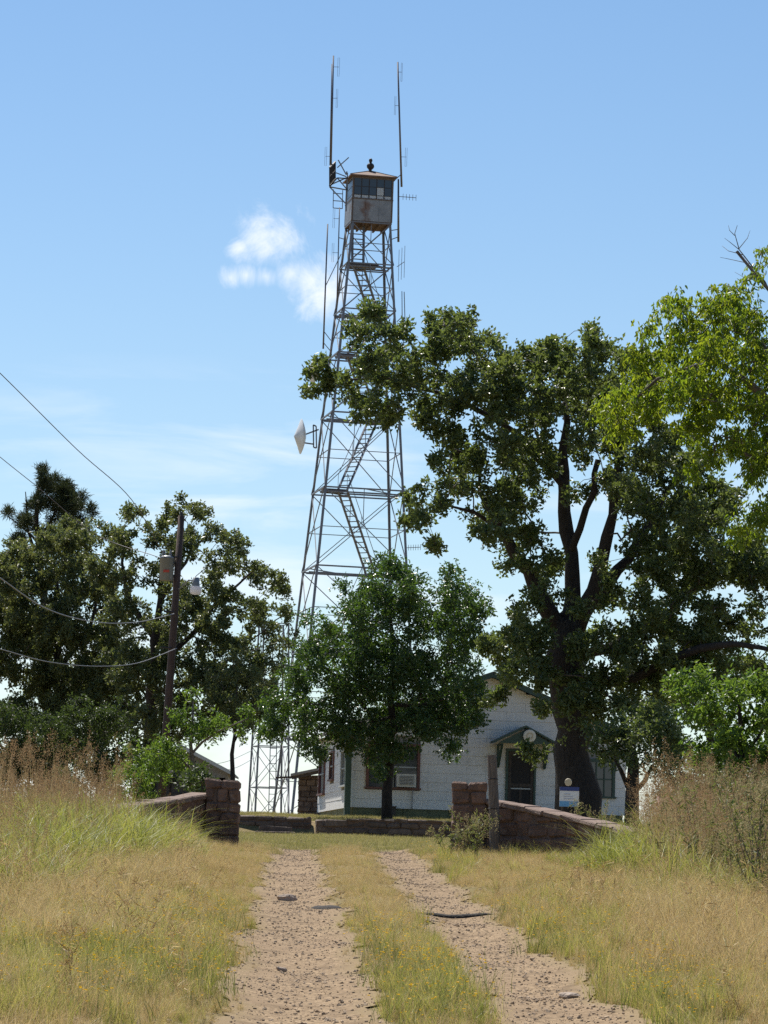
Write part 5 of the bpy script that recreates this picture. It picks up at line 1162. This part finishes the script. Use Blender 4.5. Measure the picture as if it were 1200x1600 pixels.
tree('young_tree', 'light green young tree behind the weeds at the right edge', 'tree', [(1160, 1290, 0, .09), (1160, 1200, 0, .07), (1155, 1130, 0, .05), (1150, 1085, 0, .02)], [[(1160, 1190, 0, .05), (1110, 1130, .2, .03), (1080, 1095, .2, .015)], [(1160, 1180, 0, .05), (1200, 1120, 0, .02)]],
     RB, 21.0, 'bright_leaf', seed=33, tpc=15, depth=1.6, reps=2.2, spr=9, k=6, L_=.115, W_=.062, srad=.22, shape=6)
FB = [(1050, 1085, 30), (1090, 1110, 34), (1040, 1130, 26), (1120, 1060, 28), (1160, 1050, 30), (1200, 1060, 40), (1060, 1180, 26), (1100, 1190, 28), (1150, 1200, 34), (1200, 1200, 40), (1250, 1120, 60), (1240, 1000, 50), (1080, 1225, 18)]
tree('far_tree', 'shaded bluish green tree far behind the right oak limbs', 'tree', [(1110, 1270, 0, .2), (1110, 1150, 0, .14), (1110, 1080, 0, .06)], [], FB, 38.0, 'yard_leaf', seed=35, tpc=8, depth=3, reps=2, spr=9, k=6, L_=.15, W_=.09, srad=.35)
SD = [(960, 1150, 28), (1000, 1150, 34), (1040, 1142, 30), (1012, 1112, 30), (960, 1185, 20), (1042, 1178, 26), (1002, 1180, 24), (935, 1160, 20), (1060, 1160, 18), (970, 1120, 22)]
tree('small_oak', 'small dark oak with a forked low trunk right of the big oak', 'oak tree', [(987, 1278, 0, .17), (986, 1235, 0, .155), (988, 1195, 0, .12), (992, 1150, 0, .06)],
     [[(984, 1235, 0, .08), (967, 1205, -.1, .06), (958, 1180, -.1, .04)], [(990, 1240, 0, .07), (1008, 1222, -.1, .055), (1018, 1195, -.1, .035)]], SD, 24.0, 'oak_leaf', seed=37, tpc=13, depth=1.5, reps=2.2, spr=10, k=6, L_=.11, W_=.06, srad=.22)
YT = [(350, 1062, 24), (388, 1052, 22), (402, 1090, 22), (362, 1100, 26), (330, 1085, 22), (380, 1130, 20), (412, 1120, 17), (345, 1132, 18), (372, 1030, 18, .8), (420, 1062, 16, .8)]
tree('young_tree', 'light green airy young tree between the utility pole and the yard tree', 'tree', [(362, 1240, 0, .09), (364, 1180, 0, .075), (368, 1120, 0, .05), (372, 1060, 0, .02)],
     [[(365, 1160, 0, .04), (395, 1110, .2, .025), (412, 1080, .2, .01)], [(366, 1140, 0, .04), (345, 1095, 0, .02)]], YT, 34.0, 'oak_leaf_b', seed=43, tpc=10, depth=1.6, reps=2, spr=10, k=6, L_=.13, W_=.07, srad=.2)
# ------------------------------------------------------------------ grass, weeds, gravel
SRC = {}
def blades(n, h, wd, spread, lean, rng, seg=3, curl=.5, base_h=0.0):
    """n arched blades: returns verts, faces, rnd"""
    a = rng.random(n) * 2 * math.pi; r = spread * np.sqrt(rng.random(n)); B = np.stack([r * np.cos(a), r * np.sin(a), np.full(n, base_h)], -1)
    ld = rng.random(n) * 2 * math.pi; H = h * rng.uniform(.5, 1.15, n); lean_ = lean * rng.uniform(.2, 1.3, n); dirv = np.stack([np.cos(ld), np.sin(ld), np.zeros(n)], -1)
    pa = ld + math.pi / 2 + rng.normal(0, .7, n); side = np.stack([np.cos(pa), np.sin(pa), np.zeros(n)], -1); V = []; W = wd * rng.uniform(.6, 1.3, n)
    for i in range(seg + 1):
        f_ = i / seg; c = B + dirv * (H * lean_ * (f_ ** (1 + curl * 1.6)))[:, None] + np.array([0, 0, 1]) * (H * (f_ - curl * .35 * lean_ * f_ ** 3))[:, None]; w_ = (W * (1 - f_ * .85) * .5)[:, None]
        if i < seg: V += [c - side * w_, c + side * w_]
        else: V += [c]
    k = 2 * seg + 1; V = np.stack(V, 1).reshape(-1, 3); Fc = []
    for i in range(seg - 1): Fc += [(2 * i, 2 * i + 1, 2 * i + 3), (2 * i, 2 * i + 3, 2 * i + 2)]
    Fc += [(2 * seg - 2, 2 * seg - 1, 2 * seg)]; Fc = (np.arange(n)[:, None, None] * k + np.array(Fc)[None]).reshape(-1, 3)
    tip = V.reshape(n, k, 3)[:, -1]; return V, Fc, np.repeat(rng.random(n), k), tip
def join(parts_):
    V = []; Fc = []; Rn = []; Mi = []; b = 0
    for (v, f_, r, mi) in parts_: V.append(v); Fc.append(f_ + b); Rn.append(r); Mi.append(np.full(len(f_), mi)); b += len(v)
    return np.concatenate(V), np.concatenate(Fc), np.concatenate(Rn), np.concatenate(Mi)
def panicle(tips, rng, n=26, ln=.16, wd=.05, sl=.018, sw=.006):
    m = len(tips); f_ = rng.random((m, n)); c = tips[:, None, :] + np.stack([rng.normal(0, 1, (m, n)) * wd * (1 - f_ * .7), rng.normal(0, 1, (m, n)) * wd * (1 - f_ * .7), (f_ - .45) * ln], -1)
    P_ = c.reshape(-1, 3); D = unit(rng.normal(size=P_.shape) + np.array([0, 0, .8])); V, Fc = leaf_arrays(P_, D, np.full(len(P_), sl) * rng.uniform(.6, 1.5, len(P_)), np.full(len(P_), sw), rng); return V, Fc, np.repeat(rng.random(len(P_)), 4)
def src(coll, name, parts_, mats):
    V, Fc, Rn, Mi = join(parts_); me = np_mesh(name, V, Fc, Rn); me.polygons.foreach_set('material_index', Mi.astype(np.int32))
    for m_ in mats: me.materials.append(M[m_])
    o = bpy.data.objects.new(name, me); coll.objects.link(o)
def scatter(name, label, coll, P_, rot, scl, idx, cat_kind='stuff'):
    me = bpy.data.meshes.new(name); n = len(P_); me.vertices.add(n); me.vertices.foreach_set('co', np.asarray(P_, np.float32).ravel())
    a = me.attributes.new('rot', 'FLOAT_VECTOR', 'POINT'); a.data.foreach_set('vector', np.asarray(rot, np.float32).ravel())
    a = me.attributes.new('scl', 'FLOAT', 'POINT'); a.data.foreach_set('value', np.asarray(scl, np.float32))
    a = me.attributes.new('idx', 'INT', 'POINT'); a.data.foreach_set('value', np.asarray(idx, np.int32)); me.update()
    o = bpy.data.objects.new(name, me); COL.objects.link(o); tag(o, label, kind='stuff')
    g = bpy.data.node_groups.new(name + '_nodes', 'GeometryNodeTree'); g.interface.new_socket('Geometry', in_out='INPUT', socket_type='NodeSocketGeometry'); g.interface.new_socket('Geometry', in_out='OUTPUT', socket_type='NodeSocketGeometry')
    gi = g.nodes.new('NodeGroupInput'); go_ = g.nodes.new('NodeGroupOutput'); ip = g.nodes.new('GeometryNodeInstanceOnPoints'); ci = g.nodes.new('GeometryNodeCollectionInfo')
    ci.inputs['Collection'].default_value = coll; ci.inputs['Separate Children'].default_value = True; ci.inputs['Reset Children'].default_value = True
    def na(nm, tp): x = g.nodes.new('GeometryNodeInputNamedAttribute'); x.data_type = tp; x.inputs['Name'].default_value = nm; return x.outputs['Attribute']
    g.links.new(gi.outputs[0], ip.inputs['Points']); g.links.new(ci.outputs[0], ip.inputs['Instance']); ip.inputs['Pick Instance'].default_value = True
    g.links.new(na('idx', 'INT'), ip.inputs['Instance Index']); g.links.new(na('rot', 'FLOAT_VECTOR'), ip.inputs['Rotation']); g.links.new(na('scl', 'FLOAT'), ip.inputs['Scale']); g.links.new(ip.outputs[0], go_.inputs[0])
    md = o.modifiers.new('scatter', 'NODES'); md.node_group = g
    return o
rg = np.random.default_rng(77)
C_reed, C_straw, C_green, C_tall, C_lawn, C_flow, C_peb = [bpy.data.collections.new(n) for n in ('reed_clumps', 'straw_clumps', 'green_clumps', 'tall_clumps', 'lawn_clumps', 'flower_clumps', 'pebbles')]
for i in range(6):
    v, f_, r, tip = blades(44, .36, .0038, .10, .6, rg, 3, .6); w2 = blades(14, .20, .004, .08, .9, rg, 3, .8)
    w3 = blades(7, .42, .008, .10, 1.0, rg, 4, .9)
    pn = panicle(tip[::2], rg, 9, .12, .022, .010, .0028)
    src(C_straw, f'straw{i}', [(v, f_, r, 0), (w2[0], w2[1], w2[2], 1 if i % 2 else 0), (w3[0], w3[1], w3[2], 0 if i % 3 else 1), (*pn, 0)], ['straw', 'green_blade'])
for i in range(5):
    v, f_, r, tip = blades(46, .30, .0055, .11, .6, rg, 3, .6); w2 = blades(16, .30, .003, .1, .5, rg)
    src(C_green, f'green{i}', [(v, f_, r, 0), (w2[0], w2[1], w2[2], 1)], ['green_blade', 'straw'])
for i in range(5):
    v, f_, r, tip = blades(16, .80, .011, .12, .75, rg, 5, .7); st = blades(4, 1.25, .007, .10, .2, rg, 4, .3); dr = blades(10, .55, .008, .14, .8, rg, 4, .8)
    pn = panicle(st[3] - np.array([0, 0, .05]), rg, 60, .25, .032, .017, .007)
    src(C_tall, f'tall{i}', [(v, f_, r, 0), (st[0], st[1], st[2], 1), (dr[0], dr[1], dr[2], 1), (*pn, 2)], ['green_blade', 'straw', 'seed'])
for i in range(4):
    v, f_, r, tip = blades(24, .72, .014, .13, 1.0, rg, 6, .8); src(C_reed, f'reed{i}', [(v, f_, r * .55, 0)], ['green_blade'])
for i in range(4):
    v, f_, r, tip = blades(40, .075, .005, .14, .7, rg, 2, .5); src(C_lawn, f'lawn{i}', [(v, f_, r, 0)], ['lawn'])
for i in range(4):
    v, f_, r, tip = blades(36, .22, .0045, .22, .6, rg, 3, .4); sel = tip[rg.permutation(len(tip))[:[3, 5, 8, 11][i]]] + np.array([0, 0, .015]); n = len(sel); PV = []; PF = []
    for j in range(5):
        a = j * 2 * math.pi / 5 + rg.random(n); D = unit(np.stack([np.cos(a), np.sin(a), np.full(n, .35)], -1)); q1, q2 = leaf_arrays(sel, D, np.full(n, .011), np.full(n, .008), rg, .1); PF.append(q2 + 4 * n * j); PV.append(q1)
    PV = np.concatenate(PV); PF = np.concatenate(PF); src(C_flow, f'flower{i}', [(v, f_, r, 0), (PV, PF, rg.random(len(PV)), 1)], ['weed_leaf', 'petal'])
for i in range(5):
    me = block_mesh(f'peb{i}', (1, .8, .55), .22, rg, .07); me.materials.append(M['pebble']); C_peb.objects.link(bpy.data.objects.new(f'peb{i}', me))

def smooth_noise(x, y, s_, seed):
    r_ = np.random.default_rng(seed); out_ = np.zeros_like(x)
    for k in range(6):
        a = r_.random() * 6.28; f_ = s_ * r_.uniform(.6, 1.8); out_ += np.sin((x * math.cos(a) + y * math.sin(a)) * f_ + r_.random() * 6.28)
    return out_ / 6 * 1.6
def spots(n, x0, x1, y0, y1): return rg.uniform(x0, x1, n), rg.uniform(y0, y1, n)
def in_view(x, y, m=1.7): return (np.abs(x) < 0.105 * y + m) & (y > 16)
def dtrack(x, y):
    c = road_c(y); d = np.full_like(x, 9.)
    for s_ in (-1, 1): d = np.minimum(d, np.abs(x - c - s_ * HALF) - track_half(y, s_))
    return np.where(y > TRK_END, 9., d)
def put(name, label, coll, x, y, scl, nidx, tilt=.12, lift=0.0):
    n = len(x); z = ground(x, y) + lift; rot = np.stack([rg.normal(0, tilt, n), rg.normal(0, tilt, n), rg.random(n) * 6.28], -1)
    return scatter(name, label, coll, np.stack([x, y, z], -1), rot, scl, rg.integers(0, nidx, n))
PIL = [(at(346, 1270, 63.6).x, 63.9), (at(733, 1270, 63.6).x, 63.9)]
def clear(x, y):
    k = np.ones_like(x, bool)
    for (a, b_) in PIL: k &= ~((np.abs(x - a) < .36) & (np.abs(y - b_) < .38))
    return k
def lat(x, y): return x - road_c(y)          # offset from the road centre
def meadow(n, y0, y1):
    """random spots spread over the seen strip of ground"""
    y = rg.uniform(y0, y1, n * 2); x = rg.uniform(-1, 1, n * 2) * (0.105 * y1 + 1.8); k = in_view(x, y); return x[k][:n], y[k][:n]
def tall_zone(x, y, nn):
    u_, v_ = project(x, y, ground(x, y))
    return ((u_ < 315 + 25 * nn) & (v_ < 1325 + 18 * nn + (330 - u_) * .30)) | ((u_ > 985 + 35 * nn) & (v_ < 1318 + 20 * nn + (u_ - 820) * .36))
# tall seeding grass
x, y = meadow(19000, 30, 92); l_ = lat(x, y); nn = smooth_noise(x, y, .8, 3)
keep = tall_zone(x, y, nn) & clear(x, y) & (np.abs(l_) > 2.2)
front = (y > 55) & (y < 64.5) & (np.abs(x) < 5.6); u_, v_ = project(x, y, ground(x, y))
keep &= rg.random(len(x)) < np.where(u_ > 600, .48, .36) * np.where(front & (((u_ > 190) & (u_ < 600)) | ((u_ > 600) & (u_ < 1010))), .22, 1)
keep &= ~((y > 62) & (x < 0) & (rg.random(len(x)) < .55)) & ~((y > 66) & (np.abs(x) < 4.2)) & ~((y > 74) & (x > 2.5) & (x < 6.4))
x, y, l_, nn = x[keep], y[keep], l_[keep], nn[keep]
u_, v_ = project(x, y, ground(x, y))
sc_ = rg.uniform(.55, 1.05, len(x)) * np.where(y > 66, .75, 1) * np.interp(y, [32, 44, 55], [.62, .85, 1.0]) * (1 + .12 * nn) * np.where((u_ > 190) & (u_ < 1010), np.interp(np.abs(u_ - 600), [230, 410], [.45, .8]), 1.22)
put('tall_seed_grass', 'tall seeding grass on both sides of the driveway', C_tall, x, y, sc_, 5, .1)
# green reed like grass in broad arching tufts
x, y = meadow(11000, 34, 63); u_, v_ = project(x, y, ground(x, y)); nn = smooth_noise(x, y, .7, 41)
keep = (((u_ < 320) & (v_ < 1345 + (330 - u_) * .26)) | ((u_ > 800) & (u_ < 1250) & (v_ < 1345 + (u_ - 820) * .26))) & clear(x, y) & (np.abs(lat(x, y)) > 2.0) & (nn > -.25) & (rg.random(len(x)) < np.where(u_ > 600, .65, .85))
x, y, u_ = x[keep], y[keep], u_[keep]
put('reed_grass', 'broad green arching grass before the stone wing walls', C_reed, x, y, rg.uniform(.6, 1.15, len(x)) * np.interp(y, [34, 48], [.6, 1]) * np.where((y > 50) & (np.abs(u_ - 600) < 400), .48, np.where(u_ < 600, 1.25, 1.1)), 4, .12)
# wispy straw grass
x, y = meadow(19500, 17, 68); dt = dtrack(x, y); l_ = lat(x, y); nn = smooth_noise(x, y, .7, 8); n2 = smooth_noise(x, y, 1.6, 9)
mid = np.abs(l_) < HALF; RK = hit(70, 1530)
keep = clear(x, y) & (dt > .02 + .12 * rg.random(len(x))) & (nn + .6 * n2 > -.7) & (rg.random(len(x)) < np.where(y > 65, .12, .85))
keep &= ~((np.hypot(x - RK.x, (y - RK.y) * .5) < .35) & (rg.random(len(x)) < .8))
x, y, dt, l_ = x[keep], y[keep], dt[keep], l_[keep]
sc_ = rg.uniform(.5, 1.1, len(x)) * np.interp(dt, [0, .3, 1.0], [.36, .66, 1.1]) * np.where(np.abs(l_) < HALF, .85, 1) * np.where(y > 65, .6, 1) * np.interp(y, [20, 32, 48], [.7, .9, 1.15])
u_, v_ = project(x, y, ground(x, y)); gate = sstep(270, 330, u_) * sstep(1060, 900, u_) * sstep(34, 46, y); sc_ = sc_ * (1 - .62 * gate)
put('dry_grass', 'wispy straw coloured dry grass along the gravel tracks', C_straw, x, y, sc_, 6, .15)
# low thatch that covers the bare soil
x, y = meadow(31000, 16.5, 66); dt = dtrack(x, y); l_ = lat(x, y)
keep = clear(x, y) & (dt > -.10 + .22 * rg.random(len(x)) ** .5) & (rg.random(len(x)) < .8); keep &= ~((np.hypot(x - RK.x, (y - RK.y) * .5) < .25) & (rg.random(len(x)) < .5))
x, y, dt = x[keep], y[keep], dt[keep]
put('thatch', 'low broken straw and thatch on the bare soil', C_straw, x, y, rg.uniform(.16, .42, len(x)) * np.interp(dt, [-.1, .3], [.6, 1.1]), 6, .5)
# green tufts
x, y = meadow(19500, 17, 66); dt = dtrack(x, y); nn = smooth_noise(x, y, .6, 18); l_ = lat(x, y)
keep = clear(x, y) & (dt > .06) & (nn > .02 + .5 * (rg.random(len(x)) - .5)) & (rg.random(len(x)) < np.where(np.abs(l_) < HALF, .35, .75))
keep &= ~(np.hypot(x - RK.x, (y - RK.y) * .5) < .28)
x, y, dt = x[keep], y[keep], dt[keep]; sc_ = rg.uniform(.5, 1.1, len(x)) * np.interp(dt, [0, .4, 1.5], [.45, .7, 1.05]) * np.interp(y, [20, 32, 48], [.65, .9, 1.2])
u_, v_ = project(x, y, ground(x, y)); gate = sstep(270, 330, u_) * sstep(1060, 900, u_) * sstep(34, 46, y); sc_ = sc_ * (1 - .6 * gate)
put('green_grass', 'green grass tufts among the dry grass', C_green, x, y, sc_, 5, .15)
# greener patches
gx_, gy_ = [], []
for (u, v, su, sv, n) in [(220, 1500, 80, 38, 420), (120, 1450, 60, 20, 160), (690, 1540, 60, 40, 260), (900, 1460, 60, 30, 260), (1060, 1570, 80, 22, 160), (720, 1345, 50, 14, 160), (1000, 1420, 70, 22, 180), (40, 1560, 30, 25, 120)]:
    for _ in range(int(n * .6)):
        q_ = hit(u + rg.normal(0, su), min(1640, v + rg.normal(0, sv)))
        if q_.y < 62: gx_.append(q_.x); gy_.append(q_.y)
x, y = np.array(gx_), np.array(gy_); keep = (dtrack(x, y) > .08) & clear(x, y); x, y = x[keep], y[keep]
put('green_patches', 'soft yellow green grass patches in the dry verge', C_green, x, y, rg.uniform(.55, 1.15, len(x)) * np.interp(y, [20, 40], [.75, 1]), 5, .2)
# mown lawn between gate and house
x, y = meadow(26000, 62, 118); keep = clear(x, y) & (dtrack(x, y) > .05) & ~((y > 103.9) & (y < 105.6)) & ~((y > 115.6) & (x > -1.6)); x, y = x[keep], y[keep]
put('lawn_grass', 'short mown lawn grass between the gateway and the house', C_lawn, x, y, rg.uniform(.6, 1.4, len(x)), 4, .15)
# dead brown stalks standing in the meadow
C_forb = bpy.data.collections.new('forb_clumps')
for i in range(5):
    st = blades(5, .55, .006, .05, .5, rg, 4, .3); sd_ = []
    k_ = st[0].reshape(5, -1, 3); mids = np.concatenate([k_[:, j] for j in (2, 4, 6, 8)]); tw = mids.repeat(3, 0) ; n_ = len(tw)
    V_, F_ = leaf_arrays(tw, unit(rg.normal(size=(n_, 3)) + np.array([0, 0, .6])), rg.uniform(.04, .12, n_), np.full(n_, .006), rg)
    pn = panicle(st[3], rg, 14, .08, .02, .016, .008); src(C_forb, f'forb{i}', [(st[0], st[1], st[2] * .5, 0), (V_, F_, np.repeat(rg.random(n_), 4), 1), (*pn, 0)], ['seed', 'straw'])
x, y = meadow(750, 18, 62); dt = dtrack(x, y); nn = smooth_noise(x, y, .5, 61); keep = clear(x, y) & (dt > .3) & (nn > -.1) & (np.abs(lat(x, y)) > 1.4); x, y = x[keep], y[keep]; u_, v_ = project(x, y, ground(x, y)); gate = sstep(270, 330, u_) * sstep(1060, 900, u_) * sstep(34, 46, y)
put('dead_stalks', 'thin dead brown weed stalks standing among the grass', C_forb, x, y, rg.uniform(.45, 1.15, len(x)) * (1 - .5 * gate) * np.interp(y, [20, 34], [.7, 1]), 5, .2)
# yellow flowers
cx_ = []; cy_ = []
for (u, v, su, sv, n) in [(240, 1440, 80, 16, 40), (220, 1510, 110, 50, 110), (300, 1445, 25, 8, 35), (640, 1510, 40, 30, 40), (720, 1560, 80, 30, 45), (880, 1470, 70, 25, 40), (1060, 1560, 90, 25, 40), (960, 1390, 90, 25, 35), (60, 1470, 70, 30, 30), (700, 1350, 50, 10, 20)]:
    for _ in range(n):
        p = hit(u + rg.normal(0, su), min(1640, v + rg.normal(0, sv)))
        if p.y < 66: cx_.append(p.x); cy_.append(p.y)
x, y = np.array(cx_), np.array(cy_); keep = dtrack(x, y) > .05; x, y = x[keep], y[keep]
put('yellow_wildflowers', 'tiny yellow wildflowers in the short grass', C_flow, x, y, rg.uniform(.7, 1.15, len(x)), 4, .15)
# gravel
xs, ys = [], []
for s_ in (-1, 1):
    n = 8000; yy = 16 + (TRK_END - 16) * rg.random(n) ** 1.3; e = np.clip(rg.normal(0, .75, n), -1.6, 1.6); xs.append(road_c(yy) + s_ * HALF + e * track_half(yy, s_)); ys.append(yy)
x = np.concatenate(xs); y = np.concatenate(ys); sz = .008 + .026 * rg.random(len(x)) ** 5 + .012 * (rg.random(len(x)) < .02)
put('gravel', 'loose pinkish gravel on the wheel tracks', C_peb, x, y, sz, 5, .4, .014)
# single weed plants
def weed(label, u, v, Y, h, seed, kind, group=None):
    rng = np.random.default_rng(seed); p = at(u, v, Y); b = Vector((p.x, Y, gz(p.x, Y))); t = thing('weed', label, 'weed', b, group=group)
    n = 7 if kind == 'bush' else 6; st = MB(); P_ = []; D_ = []; tips = []
    for i in range(n):
        a = rng.random() * 6.28; ln = rng.uniform(.12, .42) * (1 if kind == 'bush' else .5); hh = h * rng.uniform(.65, 1.05)
        pts = [b + Vector((0, 0, -.05)), b + Vector((math.cos(a) * ln * .3, math.sin(a) * ln * .3, hh * .4)), b + Vector((math.cos(a) * ln * .7, math.sin(a) * ln * .7, hh * .75)), b + Vector((math.cos(a) * ln, math.sin(a) * ln, hh))]
        st.tube(pts, [.007, .006, .004, .002], 5)
        for f_ in np.linspace(.10, 1, 24):
            s_ = f_ * 3; j = min(2, int(s_)); q_ = np.array(pts[j].lerp(pts[j + 1], s_ - j)); P_.append(q_); D_.append(unit(rng.normal(size=3) + np.array([0, 0, .35])))
        tips.append(np.array(pts[3]))
    st.build('stem', 'straw' if False else 'bark_pale', t)
    P_ = np.array(P_); D_ = np.array(D_); V, Fc = leaf_arrays(P_ - np.array(b), D_, rng.uniform(.06, .13, len(P_)), rng.uniform(.014, .028, len(P_)), rng, .2, 4); link('leaves', np_mesh('leaves', V, Fc, np.repeat(rng.random(len(P_)), 4)), 'weed_leaf', t)
    tp = np.array(tips); side = tp[rng.integers(0, len(tp), len(tp) * 3)] + rng.normal(0, .07, (len(tp) * 3, 3)) - np.array([0, 0, .08]); tp = np.concatenate([tp, side]) - np.array(b)
    V, Fc, Rn = panicle(tp, rng, 22, .13, .026, .02, .010); link('flower_head', np_mesh('flower_head', V, Fc, Rn), 'weed_fluff' if kind == 'bush' else 'seed', t)['kind'] = 'stuff'
for i, (u, Y, h, lab) in enumerate([(722, 60.6, .82, 'pale fluffy weed growing before the right gate pillar'), (742, 59.5, .7, 'low weed at the foot of the leaning wooden post'), (700, 59.8, .55, 'small weed at the left foot of the right gate pillar'), (912, 65.8, 1.05, 'fluffy weed behind the right wing wall by the sign'), (940, 66.6, .95, 'second fluffy weed behind the right wing wall, right of the sign')]):
    weed(lab, u, 1300, Y, h, 100 + i, 'bush')
for i, (u, Y, h) in enumerate([(1050, 51.6, 1.25), (1085, 53.1, 1.4), (1110, 48.6, 1.2), (1140, 52.4, 1.45), (1165, 49.4, 1.3), (1190, 46.4, 1.2), (1195, 53.9, 1.5), (1075, 47.1, 1.0), (1125, 44.1, .95), (1030, 48.2, .9), (1170, 41.9, .95), (1215, 43.4, 1.2), (1180, 38.5, 1.1), (1140, 41.0, 1.0), (1200, 36.5, 1.0), (1100, 44.0, 1.05), (1060, 47.0, 1.0), (1160, 45.5, 1.3), (1190, 42.5, 1.25), (1210, 47.5, 1.4), (1085, 50.0, 1.15)]):
    weed('tall fluffy grey green weed in the thicket at the right edge', u, 1300, Y, h * 1.12, 120 + i, 'bush', 'weeds in the right thicket')
for i, (u, Y, h) in enumerate([(1000, 49.0, .62), (1035, 46.0, .72), (1070, 43.5, .75), (1110, 40.5, .80), (1150, 39.5, .7), (1190, 36.5, .7), (1130, 47.0, .95), (1170, 40.0, .95), (1205, 39.0, 1.0), (1050, 52.0, .85), (1090, 46.5, .9), (960, 53.0, .5)]):
    weed('low leafy weed at the front edge of the right thicket', u, 1300, Y, h, 160 + i, 'bush', 'low weeds before the right thicket')
